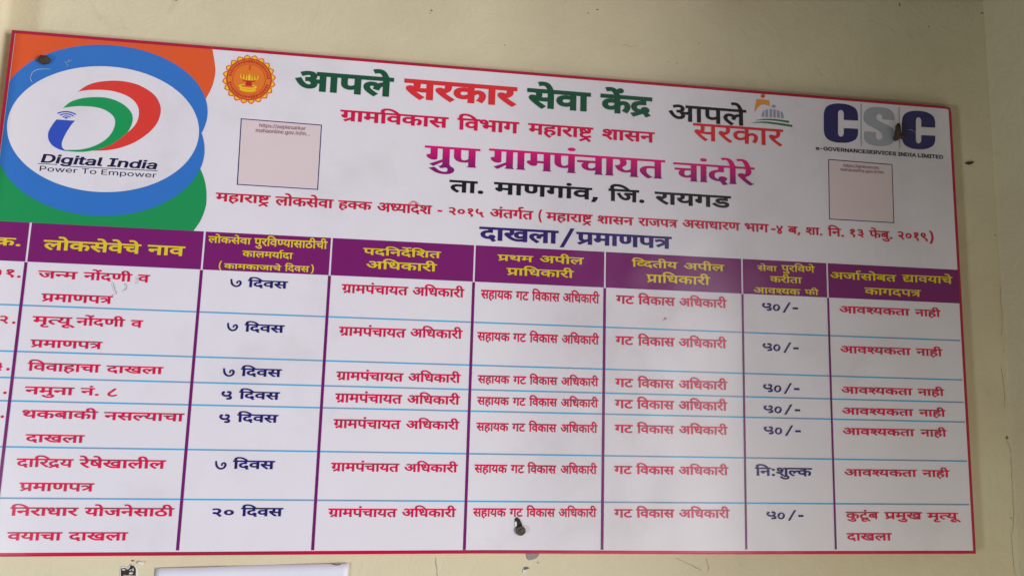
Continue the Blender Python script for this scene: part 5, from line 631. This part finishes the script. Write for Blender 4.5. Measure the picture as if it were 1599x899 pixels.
LINES = [
 ["title_text","darkgreen",38,40,"h","board",[["आपले",496.81,77.42,-70.8,54.44]]],
 ["title_text","red",38,40,"h","board",[["सरकार",699.01,82.95,-71.08,55.83]]],
 ["title_text","darkgreen",38,40,"h","board",[["सेवा",934.29,79.63,-70.34,55.32],["केंद्र",1079.3,76.48,-69.37,54.36]]],
 ["subtitle_text","crimson",30,25,"h","board",[["ग्रामविकास",582.79,50.14,-125.09,31.61],["विभाग",800.57,49.04,-126.09,34.12],["महाराष्ट्र",936.35,47.15,-125.19,32.36],["शासन",1080.21,48.01,-125.2,31.66]]],
 ["place_title","magenta",36,2,"h","board",[["ग्रुप",743.15,85.84,-199.48,59.58],["ग्रामपंचायत",864.28,84.22,-197.49,60.38],["चांदोरे",1226.79,77.59,-198.78,58.33]]],
 ["district_text","black",25,30,"h","board",[["ता.",790.05,59.54,-248.02,34.19]]],
 ["district_text","black",25,30,"h","board",[["माणगांव,",874.14,62.76,-246.81,34.07]]],
 ["district_text","black",25,30,"h","board",[["जि.",1095.87,57.15,-246.84,35.84]]],
 ["district_text","black",25,30,"h","board",[["रायगड",1188.25,63.39,-247.15,35.69]]],
 ["decree_text","red2",26,22,"h","board",[["महाराष्ट्र",373.03,35.18,-291.05,23.49],["लोकसेवा",476.69,31.7,-292.54,24.78],["हक्क",588.27,31.07,-292.08,23.04],["अध्यादेश",657.7,31.39,-293.58,25.48],["अंतर्गत",866.48,32.9,-292.84,25.03],["महाराष्ट्र",974.46,33.35,-292.76,23.94],["शासन",1072.84,32.4,-293.03,23.3],["राजपत्र",1154.8,30.35,-292.89,23.36],["असाधारण",1242.28,31.43,-291.7,23.66],["भाग",1368.59,32.6,-292.05,24.95],["ब,",1460.0,32.31,-291.7,21.98],["शा.",1496.65,30.54,-291.93,22.77],["नि.",1544.42,32.61,-292.21,24.33],["फेबु.",1633.39,31.43,-291.11,22.86],["B-",768.17,28.3,-294.25,26.12],["B२०१५",787.64,30.46,-292.42,21.73],["B(",958.16,24.27,-293.16,24.07],["B-",1424.01,29.58,-293.49,26.68],["B४",1434.39,27.65,-293.56,24.82],["B१३",1587.72,32.21,-290.3,22.62],["B२०१९",1693.36,30.43,-290.88,24.44],["B)",1762.94,34.06,-292.28,26.23]]],
 ["table_title","navy",34,28,"h","board",[["दाखला",849.59,57.66,-336.17,37.29],["B/",1004.01,54.49,-341.91,55.45],["प्रमाणपत्र",1034.52,56.15,-334.77,35.26]]],
 ["heading_text","yellow",26,24,"h","head0",[["क्र.",15.6,43.55,-389.43,20.27]]],
 ["heading_text","yellow",26,24,"h","head1",[["लोकसेवेचे",96.04,44.03,-393.18,25.16],["नाव",266.52,43.81,-393.35,25.61]]],
 ["heading_text","yellow",22,18,"h","head2",[["लोकसेवा",366.19,22.71,-367.02,17.56],["पुरविण्यासाठीची",444.97,22.03,-368.33,20.46]]],
 ["heading_text","yellow",22,18,"h","head2",[["कालमर्यादा",426.4,22.06,-389.57,16.52]]],
 ["heading_text","yellow",22,18,"h","head2",[["B(",386.53,18.12,-413.15,16.11],["कामकाजाचे",396.61,22.83,-412.17,13.72],["दिवस",501.01,20.82,-412.12,16.19],["B)",545.49,19.52,-412.03,16.36]]],
 ["heading_text","yellow",22,18,"h","head3",[["पदनिर्देशित",637.56,35.49,-375.07,18.41]]],
 ["heading_text","yellow",22,18,"h","head3",[["अधिकारी",643.58,38.1,-400.24,20.64]]],
 ["heading_text","yellow",22,18,"h","head4",[["प्रथम",884.22,36.2,-374.19,17.27],["अपील",962.89,36.82,-374.12,19.86]]],
 ["heading_text","yellow",22,18,"h","head4",[["प्राधिकारी",901.84,37.13,-400.45,20.23]]],
 ["heading_text","yellow",22,18,"h","head5",[["व्दितीय",1141.62,34.74,-373.38,19.25],["अपील",1244.35,35.75,-373.92,19.35]]],
 ["heading_text","yellow",22,18,"h","head5",[["प्राधिकारी",1170.58,37.06,-401.97,23.09]]],
 ["heading_text","yellow",22,18,"h","head6",[["सेवा",1394.47,26.42,-369.12,15.69],["पुरविणे",1443.98,27.34,-367.94,18.42]]],
 ["heading_text","yellow",22,18,"h","head6",[["करीता",1420.01,28.72,-390.62,18.03]]],
 ["heading_text","yellow",22,18,"h","head6",[["आवश्यक",1385.51,28.78,-413.73,17.72],["फी",1491.53,27.36,-412.27,15.61]]],
 ["heading_text","yellow",22,18,"h","head7",[["अर्जासोबत",1545.47,36.6,-377.96,20.18],["द्यावयाचे",1700.76,36.47,-376.9,21.66]]],
 ["heading_text","yellow",22,18,"h","head7",[["कागदपत्र",1618.07,37.28,-406.3,20.8]]],
 ["cell_text","crimson",24,22,"h","board",[["B०",23.13,18.19,-443.57,21.31],["B१",37.12,36.84,-442.93,18.98],["B.",57.88,29.61,-444.01,23.42]]],
 ["cell_text","crimson",24,22,"h","board",[["B०",22.15,19.66,-522.59,20.96],["B२",37.94,30.8,-523.01,19.55],["B.",58.54,28.74,-522.68,23.04]]],
 ["cell_text","crimson",24,22,"h","board",[["B३",38.79,29.32,-600.97,18.68],["B.",58.24,29.05,-601.12,25.65]]],
 ["cell_text","crimson",24,22,"h","board",[["B४",38.07,27.09,-640.02,20.3],["B.",57.97,28.91,-640.3,24.85]]],
 ["cell_text","crimson",24,22,"h","board",[["B५",39.98,17.1,-679.07,20.87],["B.",58.25,28.78,-679.62,24.65]]],
 ["cell_text","crimson",24,22,"h","board",[["जन्म",92.74,36.06,-443.05,19.59],["नोंदणी",165.98,33.47,-442.96,20.15],["व",254.98,31.88,-443.32,20.68]]],
 ["cell_text","crimson",24,22,"h","board",[["प्रमाणपत्र",102.26,34.51,-482.95,20.54]]],
 ["cell_text","crimson",24,22,"h","board",[["मृत्यू",92.43,39.66,-521.9,19.87],["नोंदणी",161.93,33.23,-521.87,19.78],["व",250.69,31.74,-522.36,19.74]]],
 ["cell_text","crimson",24,22,"h","board",[["प्रमाणपत्र",93.24,34.53,-561.32,19.49]]],
 ["cell_text","crimson",24,22,"h","board",[["विवाहाचा",92.97,34.33,-600.92,20.51],["दाखला",218.5,35.68,-600.78,18.57]]],
 ["cell_text","crimson",24,22,"h","board",[["नमुना",93.15,38.41,-640.06,19.43],["नं.",180.92,37.12,-639.69,18.59],["B८",221.91,32.61,-640.72,20.74]]],
 ["cell_text","crimson",24,22,"h","board",[["थकबाकी",91.62,36.49,-679.48,20.15],["नसल्याचा",222.23,36.83,-679.97,20.26]]],
 ["cell_text","crimson",24,22,"h","board",[["दाखला",102.67,35.6,-718.61,19.29]]],
 ["cell_text","crimson",24,22,"h","board",[["दारिद्रय",93.17,33.85,-759.07,20.5],["रेषेखालील",190.96,36.85,-759.37,21.28]]],
 ["cell_text","crimson",24,22,"h","board",[["प्रमाणपत्र",101.91,34.91,-797.84,20.39]]],
 ["cell_text","crimson",24,22,"h","board",[["निराधार",92.13,37.28,-837.32,20.14],["योजनेसाठी",207.04,35.76,-837.45,20.47]]],
 ["cell_text","crimson",24,22,"h","board",[["वयाचा",92.1,35.78,-876.52,19.92],["दाखला",186.1,35.69,-876.52,19.95]]],
 ["cell_text","navy2",28,24,"h","board",[["B७",409.87,23.5,-444.2,26.58],["दिवस",440.02,33.18,-443.66,19.77]]],
 ["cell_text","navy2",28,24,"h","board",[["B७",410.19,22.64,-522.4,27.43],["दिवस",440.14,32.89,-522.49,20.24]]],
 ["cell_text","navy2",28,24,"h","board",[["B७",409.57,23.87,-601.57,27.41],["दिवस",439.75,33.34,-600.06,20.42]]],
 ["cell_text","navy2",28,24,"h","board",[["B५",410.01,22.0,-641.15,20.94],["दिवस",439.6,33.19,-639.51,19.72]]],
 ["cell_text","navy2",28,24,"h","board",[["B५",409.5,22.56,-680.9,21.23],["दिवस",439.45,33.2,-678.93,20.04]]],
 ["cell_text","navy2",28,24,"h","board",[["B७",408.74,22.93,-759.36,27.13],["दिवस",438.4,33.61,-757.95,21.09]]],
 ["cell_text","navy2",28,24,"h","board",[["B२०",407.71,35.65,-837.38,19.84],["दिवस",457.96,33.44,-836.48,20.74]]],
 ["cell_text","crimson",24,22,"h","board",[["ग्रामपंचायत",603.62,28.95,-446.53,23.58],["अधिकारी",729.6,28.09,-446.22,23.29]]],
 ["cell_text","crimson",24,22,"h","board",[["ग्रामपंचायत",603.23,28.96,-523.41,23.54],["अधिकारी",728.91,28.11,-521.95,22.88]]],
 ["cell_text","crimson",24,22,"h","board",[["ग्रामपंचायत",603.06,28.84,-602.31,22.42],["अधिकारी",728.82,28.0,-601.84,22.48]]],
 ["cell_text","crimson",24,22,"h","board",[["ग्रामपंचायत",603.44,28.64,-641.37,23.41],["अधिकारी",728.69,28.09,-640.83,22.45]]],
 ["cell_text","crimson",24,22,"h","board",[["ग्रामपंचायत",603.1,28.64,-685.97,23.0],["अधिकारी",729.06,28.17,-684.97,21.21]]],
 ["cell_text","crimson",24,22,"h","board",[["ग्रामपंचायत",603.36,28.81,-760.07,21.48],["अधिकारी",729.42,28.08,-759.8,20.69]]],
 ["cell_text","crimson",24,22,"h","board",[["ग्रामपंचायत",603.3,28.78,-837.26,21.09],["अधिकारी",728.91,28.17,-836.86,21.3]]],
 ["cell_text","crimson",18,26,"h","board",[["सहायक",855.06,20.48,-446.62,24.7],["गट",920.23,21.67,-446.62,24.7],["विकास",950.72,20.49,-446.62,24.7],["अधिकारी",1008.98,20.84,-446.62,24.7]]],
 ["cell_text","crimson",18,26,"h","board",[["सहायक",850.96,21.13,-524.04,23.35],["गट",917.21,21.81,-524.04,23.35],["विकास",948.05,20.69,-524.04,23.35],["अधिकारी",1008.35,21.08,-524.04,23.35]]],
 ["cell_text","crimson",18,26,"h","board",[["सहायक",854.41,20.43,-601.08,21.4],["गट",919.7,21.33,-601.08,21.4],["विकास",949.95,20.3,-601.08,21.4],["अधिकारी",1008.36,21.02,-601.08,21.4]]],
 ["cell_text","crimson",18,26,"h","board",[["सहायक",854.57,20.52,-639.94,21.19],["गट",919.72,21.35,-639.94,21.19],["विकास",950.31,20.22,-639.94,21.19],["अधिकारी",1008.73,20.9,-639.94,21.19]]],
 ["cell_text","crimson",18,26,"h","board",[["सहायक",854.98,20.5,-686.15,21.47],["गट",919.94,21.56,-686.15,21.47],["विकास",950.39,20.08,-686.15,21.47],["अधिकारी",1008.89,20.66,-686.15,21.47]]],
 ["cell_text","crimson",18,26,"h","board",[["सहायक",854.05,20.62,-759.88,21.62],["गट",919.66,21.92,-759.88,21.62],["विकास",949.88,20.57,-759.88,21.62],["अधिकारी",1010.28,20.15,-759.88,21.62]]],
 ["cell_text","crimson",18,26,"h","board",[["सहायक",854.06,20.66,-835.79,21.58],["गट",919.47,21.43,-835.79,21.58],["विकास",949.91,20.36,-835.79,21.58],["अधिकारी",1008.3,20.8,-835.79,21.58]]],
 ["cell_text","crimson",24,22,"h","board",[["गट",1111.89,31.19,-445.31,23.79],["विकास",1154.97,28.32,-445.31,23.79],["अधिकारी",1235.36,28.3,-445.31,23.79]]],
 ["cell_text","crimson",24,22,"h","board",[["गट",1111.56,30.73,-522.78,24.13],["विकास",1154.68,28.01,-522.78,24.13],["अधिकारी",1234.08,28.39,-522.78,24.13]]],
 ["cell_text","crimson",24,22,"h","board",[["गट",1111.5,30.71,-601.4,23.59],["विकास",1154.65,27.55,-601.4,23.59],["अधिकारी",1233.82,28.52,-601.4,23.59]]],
 ["cell_text","crimson",24,22,"h","board",[["गट",1111.12,30.91,-640.43,23.92],["विकास",1153.36,28.02,-640.43,23.92],["अधिकारी",1233.68,28.41,-640.43,23.92]]],
 ["cell_text","crimson",24,22,"h","board",[["गट",1111.51,30.78,-685.13,22.27],["विकास",1153.57,27.89,-685.13,22.27],["अधिकारी",1234.28,28.28,-685.13,22.27]]],
 ["cell_text","crimson",24,22,"h","board",[["गट",1110.94,30.22,-759.15,21.86],["विकास",1152.71,28.35,-759.15,21.86],["अधिकारी",1233.03,28.82,-759.15,21.86]]],
 ["cell_text","crimson",24,22,"h","board",[["गट",1111.64,30.63,-836.38,22.19],["विकास",1153.07,28.13,-836.38,22.19],["अधिकारी",1233.76,29.05,-836.38,22.19]]],
 ["cell_text","navy2",24,22,"h","board",[["B५०",1403.04,24.72,-446.84,21.55],["B/",1446.01,36.07,-449.14,30.81],["B-",1464.57,38.02,-449.78,30.87]]],
 ["cell_text","navy2",24,22,"h","board",[["B५०",1402.54,24.36,-524.91,21.76],["B/",1445.46,35.81,-527.17,30.9],["B-",1464.04,36.84,-527.44,30.41]]],
 ["cell_text","navy2",24,22,"h","board",[["B५०",1402.17,24.61,-603.26,21.95],["B/",1444.62,35.54,-605.49,30.99],["B-",1463.15,38.82,-605.39,29.95]]],
 ["cell_text","navy2",24,22,"h","board",[["B५०",1402.15,24.52,-642.74,20.75],["B/",1444.46,35.99,-644.96,29.66],["B-",1463.99,36.43,-645.57,29.72]]],
 ["cell_text","navy2",24,22,"h","board",[["B५०",1402.0,24.51,-682.49,21.1],["B/",1445.05,35.85,-684.69,29.97],["B-",1463.68,38.54,-684.95,29.49]]],
 ["cell_text","navy2",24,22,"h","board",[["B५०",1404.18,24.24,-838.4,20.13],["B/",1447.35,34.48,-840.53,28.71],["B-",1465.79,35.77,-841.01,28.6]]],
 ["cell_text","navy2",26,24,"h","board",[["नि:शुल्क",1383.53,36.63,-759.33,22.85]]],
 ["cell_text","crimson",24,22,"h","board",[["आवश्यकता",1562.58,36.02,-445.34,20.6],["नाही",1725.17,33.84,-445.34,20.6]]],
 ["cell_text","crimson",24,22,"h","board",[["आवश्यकता",1561.71,35.79,-523.73,20.63],["नाही",1723.96,34.35,-523.73,20.63]]],
 ["cell_text","crimson",24,22,"h","board",[["आवश्यकता",1560.92,35.95,-602.06,19.51],["नाही",1723.23,34.53,-602.06,19.51]]],
 ["cell_text","crimson",24,22,"h","board",[["आवश्यकता",1561.35,35.82,-642.16,19.35],["नाही",1723.89,34.41,-642.16,19.35]]],
 ["cell_text","crimson",24,22,"h","board",[["आवश्यकता",1561.16,36.05,-680.93,19.89],["नाही",1725.01,33.88,-680.93,19.89]]],
 ["cell_text","crimson",24,22,"h","board",[["आवश्यकता",1562.06,35.99,-758.18,19.73],["नाही",1724.8,34.79,-758.18,19.73]]],
 ["cell_text","crimson",24,22,"h","board",[["कुटूंब",1562.84,35.88,-837.12,19.24],["प्रमुख",1642.38,38.28,-837.52,19.96],["मृत्यू",1730.83,41.23,-837.76,18.98]]],
 ["cell_text","crimson",24,22,"h","board",[["दाखला",1563.35,35.53,-876.8,20.35]]],
 ["logo_name","ink",70,55,"i","logo",[["LDigital India",73.34,16.69,-239.86,9.86]]],
 ["logo_motto","ink",4,4,"l","logo",[["LPower To Empower",73.24,10.32,-255.57,6.21]]],
 ["company_caption","black2",75,60,"l","company",[["Le-GOVERNANCESERVICES INDIA LIMITED",1523.28,6.52,-116.4,4.94]]],
 ["portal_name","black2",18,20,"h","portal",[["आपले",1214.28,70.59,-76.64,50.73]]],
 ["portal_name","red",14,12,"h","portal",[["सरकार",1266.09,73.96,-113.78,54.28]]],
 ["address_text","plum",2,0,"l","code0",[["Lhttps://aaplesarkar",437.68,4.56,-148.99,4.73]]],
 ["address_text","plum",2,0,"l","code0",[["Lmahaonline.gov.in/m...",432.06,4.45,-158.86,4.88]]],
 ["address_text","plum",2,0,"l","code1",[["Lhttps://igrievances",1581.6,4.32,-148.17,4.43]]],
 ["address_text","plum",2,0,"l","code1",[["Lmaharashtra.gov.in/mr",1574.89,4.36,-157.0,4.42]]],
]
def contours(s, seg=5):
    out = []
    for c in s.split('/'):
        t = c.split(); e = []
        q = []
        for i in range(0, len(t), 2):
            on = t[i][0] != '~'; q.append((float(t[i].lstrip('~')), float(t[i+1]), on))
        for i in range(len(q)):
            a, b = q[i], q[(i+1) % len(q)]; e.append(a)
            if not a[2] and not b[2]: e.append(((a[0]+b[0])/2, (a[1]+b[1])/2, True))
        st = next(i for i, p in enumerate(e) if p[2]); e = e[st:]+e[:st]+[e[st]]
        p = []; i = 0
        while i < len(e)-1:
            a = e[i]; p.append(a[:2])
            if e[i+1][2]: i += 1
            else:
                b, d = e[i+1], e[i+2]
                for k in range(1, seg):
                    u = k/seg; p.append(((1-u)**2*a[0]+2*u*(1-u)*b[0]+u*u*d[0], (1-u)**2*a[1]+2*u*(1-u)*b[1]+u*u*d[1]))
                i += 2
        r = []
        for v in p:
            if not r or math.hypot(v[0]-r[-1][0], v[1]-r[-1][1]) > .5: r.append(v)
        if len(r) > 2 and math.hypot(r[0][0]-r[-1][0], r[0][1]-r[-1][1]) <= .5: r.pop()
        if len(r) > 2: out.append(r)
    return out
def embolden(p, wx, wy):
    n = len(p); o = []
    for i in range(n):
        a, b, c = p[i-1], p[i], p[(i+1) % n]
        d1 = Vector((b[0]-a[0], b[1]-a[1])).normalized(); d2 = Vector((c[0]-b[0], c[1]-b[1])).normalized()
        n1 = Vector((-d1.y, d1.x)); n2 = Vector((-d2.y, d2.x)); m = n1+n2
        if m.length < .05: m = n1
        m.normalize(); k = 1/max(.5, m.dot(n1))
        o.append((b[0]+m.x*wx*k, b[1]+m.y*wy*k))
    return o
def inside(pt, poly):
    x, y = pt; r = False
    for i in range(len(poly)):
        (x0, y0), (x1, y1) = poly[i-1], poly[i]
        if (y0 > y) != (y1 > y) and x < x0+(y-y0)/(y1-y0)*(x1-x0): r = not r
    return r
CACHE = {}
def glyph(g, wx, wy, serif=False):
    if (g, wx, wy) in CACHE: return CACHE[g, wx, wy]
    cs = []
    for c in contours(GL[g]):
        e = embolden(c, wx, wy)
        if area2(c) > 0 and area2(e) < 700: continue          # a counter that the bold weight closes
        cs.append(e)
    if serif:                                                  # slab feet under the upright stems
        for c in contours(GL[g]):
            for i in range(len(c)):
                (x0, y0), (x1, y1) = c[i-1], c[i]
                if y0 == y1 == 0 and 55 < abs(x1-x0) < 110:
                    a, b = min(x0, x1)-wx, max(x0, x1)+wx
                    cs.append([(a-26, 0), (a-26, 14), (a-4, 40), (b+4, 40), (b+26, 14), (b+26, 0)])
    pts = [Vector(p) for c in cs for p in c]; fc = []; n = 0
    for c in cs: fc.append(list(range(n, n+len(c)))); n += len(c)
    edges = [(l[i-1], l[i]) for l in fc for i in range(len(l))]
    vo, _, fo, _, _, _ = delaunay_2d_cdt(pts, edges, [], 0, 1e-4)
    tris = []
    for t in fo:
        x = sum(vo[i].x for i in t)/3; y = sum(vo[i].y for i in t)/3; wn = 0
        for c in cs:
            for i in range(len(c)):
                (x0, y0), (x1, y1) = c[i-1], c[i]
                if (y0 <= y) != (y1 <= y):
                    side_ = (x1-x0)*(y-y0) - (x-x0)*(y1-y0)
                    if y1 > y0 and side_ > 0: wn += 1
                    elif y1 <= y0 and side_ < 0: wn -= 1
        if wn:
            ar = (vo[t[1]].x-vo[t[0]].x)*(vo[t[2]].y-vo[t[0]].y) - (vo[t[1]].y-vo[t[0]].y)*(vo[t[2]].x-vo[t[0]].x)
            tris.append(tuple(t) if ar > 0 else (t[0], t[2], t[1]))
    res = [([(v.x, v.y) for v in vo], tris)]
    CACHE[g, wx, wy] = res
    return res
PAR = {'board': board, 'logo': logo, 'company': company, 'portal': portal, 'code0': codes[0], 'code1': codes[1]}
for i, h in enumerate(heads): PAR['head%d' % i] = h
for name, col, wx, wy, mode, par, words in LINES:
    v, f = [], []; base = .0013 if par.startswith('head') or par.startswith('code') else (.0016 if par == 'logo' else .0011); kk = 0
    sh = .22 if mode == 'i' else 0
    for key, xo, sx, zo, sz in words:
        for g, gx, gy in RUNS[key]:
            for pts, tris in glyph(g, wx, wy, name == 'place_title'):
                n = len(v); y = -(base + .00002*(kk % 5)); kk += 1
                v += [((xo*1e-3+(x+gx)*sx*1e-6) + sh*(z+gy)*sz*1e-6, y, zo*1e-3+(z+gy)*sz*1e-6) for x, z in pts]
                f += [tuple(q+n for q in t) for t in tris]
    mesh_obj(name, v, f, MAT[col], PAR[par])

# wear on the printed face
for i, c in enumerate(MK['tear']):
    fl = Flat(); add_ribbon(fl, c, 1.5, .0017, .1); fl.build('scratch', MAT['crease'], board)
    fl = Flat(); add_ribbon(fl, [(x-1.8, z-.2) for x, z in c], 1.8, .0016, .1); fl.build('scratch', MAT['lift'], board)
for c in MK['scratch_white']:
    fl = Flat(); add_ribbon(fl, c, .9, .0018, .1); fl.build('scratch', MAT['smudge'], board)
for i, c in enumerate(MK['smudge']):
    if i == 0:
        fl = Flat()
        for k in range(9): fl.poly(blob(99+random.gauss(0, 3.2), -54.7+random.gauss(0, 3.2), 1.6, 1.3, 9), .0014+.00001*k)
        fl.build('scuff', MAT['bluescuff'], board)
    else:
        cx = sum(p[0] for p in c)/len(c); cz = sum(p[1] for p in c)/len(c); fl = Flat()
        for k in range(7): fl.poly(blob(cx+random.gauss(0, 4.0), cz+random.gauss(0, 4.5), random.uniform(1.2, 3.2), random.uniform(1.2, 2.6), 11), .00052+.00001*k)
        fl.build('scuff', MAT['smudge'], board)
Flat().poly(blob(1207.7, -470.3, 2.6, 2.0, 10), .0012).poly(blob(1204.5, -474, 1.6, .9, 8), .0012).build('fleck', MAT['fleck'], board)
Flat().poly(MK['pale_arc'], .0019).build('pale_arc', MAT['palearc'], board)

# ------------------------------------------------------------------ nails and screw
def dome_head(name, r, rz, h, mat, parent, ring=False, seed=0, wob=.12):
    bm = bmesh.new(); n = 20; prof = [(1.0, 0), (1.02, .25), (.93, .6), (.70, .85), (.38, .97)]
    if ring: prof = [(1.0, 0), (1.03, .45), (.92, .72), (.74, .72), (.66, .55), (.48, .60), (.36, .92), (.18, 1.0)]
    rings = []
    for a, b in prof:
        rings.append([bm.verts.new((r*a*math.cos(2*math.pi*k/n)*(1+wob*noise.noise((a*3, k*.9, seed))), -h*b*(1+wob*noise.noise((k*.5, b*4, seed+3))), rz*a*math.sin(2*math.pi*k/n)*(1+wob*noise.noise((k*.7, a*2, seed+9))))) for k in range(n)])
    for p, q in zip(rings, rings[1:]):
        for k in range(n): bm.faces.new((p[k], p[(k+1) % n], q[(k+1) % n], q[k]))
    bm.faces.new(rings[-1]); bm.faces.new(rings[0][::-1])
    return bm_obj(name, bm, mat, parent, True)
def tube(name, pts, rad, mat, parent, n=12):
    bm = bmesh.new(); prev = None; P = [Vector(p) for p in pts]
    for i, p in enumerate(P):
        d = (P[min(i+1, len(P)-1)]-P[max(i-1, 0)]).normalized(); u = d.cross(Vector((.3, .2, .9))).normalized(); w_ = d.cross(u)
        r = rad[i] if isinstance(rad, (list, tuple)) else rad
        ring = [bm.verts.new(p+(u*math.cos(2*math.pi*k/n)+w_*math.sin(2*math.pi*k/n))*r*(1+.12*noise.noise((k*.8, i*1.3, 2)))) for k in range(n)]
        if prev:
            for k in range(n): bm.faces.new((prev[k], prev[(k+1) % n], ring[(k+1) % n], ring[k]))
        else: bm.faces.new(ring[::-1])
        prev = ring
    bm.faces.new(prev)
    return bm_obj(name, bm, mat, parent, True)
t = thing('rusty_nail', 'brown rusty nail with a lumpy head in the orange corner of the sign', 'nail', (.0630, 0, TOP-.0540))
dome_head('nail_head', .0098, .0078, .0085, MAT['rust'], t, False, 1, .35).location = (0, -.003, 0)
tube('nail_shank', [(0, -.004, 0), (0, .012, 0)], .003, MAT['rust'], t)
t = thing('bent_nail', 'dark bent nail sticking out beside the grey letter of the blue logo', 'nail', (1.7015, 0, TOP-.0690))
tube('nail_shank', [(-.002, .010, -.012), (-.0035, -.006, -.012), (-.004, -.012, -.006), (-.0045, -.013, .004), (-.0030, -.012, .012), (-.0010, -.010, .0165)], [.004, .0055, .0065, .0055, .0050, .0030], MAT['rust'], t)
h = dome_head('nail_head', .0072, .0066, .006, MAT['rust'], t, False, 5, .25); h.location = (.0042, -.010, -.0090); h.rotation_euler = (0, 0, R(25))
t = thing('rusty_screw', 'round grey screw head by a torn hole near the lower edge of the sign', 'screw', (.9385, 0, TOP-.8580))
dome_head('screw_head', .0088, .0082, .0062, MAT['iron'], t, True, 8, .06).location = (.0008, -.0024, -.0015)
tube('screw_shank', [(0, -.004, -.001), (0, .012, -.001)], .0028, MAT['iron'], t)
fl = Flat().poly([(929.5, -838.5), (933, -836.5), (938, -841), (941, -847), (943, -852), (938, -858), (931, -856), (932, -848), (928.5, -843)], .0019); fl.build('tear', MAT['void'], board)
Flat().poly([(928, -845.5), (931.5, -844.0), (932.5, -850), (931.0, -855), (929.5, -851)], .0022).build('torn_flap', MAT['lift'], board)

# ------------------------------------------------------------------ paper below the sign
def paper():
    x0, x1, nx, nz = .3204, .6405, 34, 16
    v, f = [], []
    for j in range(nz+1):
        for i in range(nx+1):
            u, s = i/nx, j/nz
            zt = -.9262+u*.0070
            z = zt - s*.225; x = x0+u*(x1-x0)
            y = WY-.0024 - .0012*noise.noise((u*3.1, s*2.3, 1.7)) - .0012*math.sin(u*9)*(1-s)
            if u > .9 and s < .2: y -= .0008*((u-.9)/.1)*(1-s/.2)
            v.append((x, y, z))
    for j in range(nz):
        for i in range(nx):
            a = j*(nx+1)+i; f.append((a, a+nx+1, a+nx+2, a+1))
    o = mesh_obj('paper_sheet', v, f, MAT['paper'], None, True); o.location = (0, 0, TOP)
    md = o.modifiers.new('thickness', 'SOLIDIFY'); md.thickness = .0006; md.offset = 0
    o['label'] = 'pale lavender sheet of paper stuck to the wall just below the sign'; o['category'] = 'paper'
    slab('torn_corner', [(611, -919.6), (615, -919.2), (619, -920.6), (624, -920.0), (628, -920.2), (626, -921.6), (619, -922.4), (614, -921.0)], -WY+.0045, -WY+.0062, MAT['speck'], o)
paper()
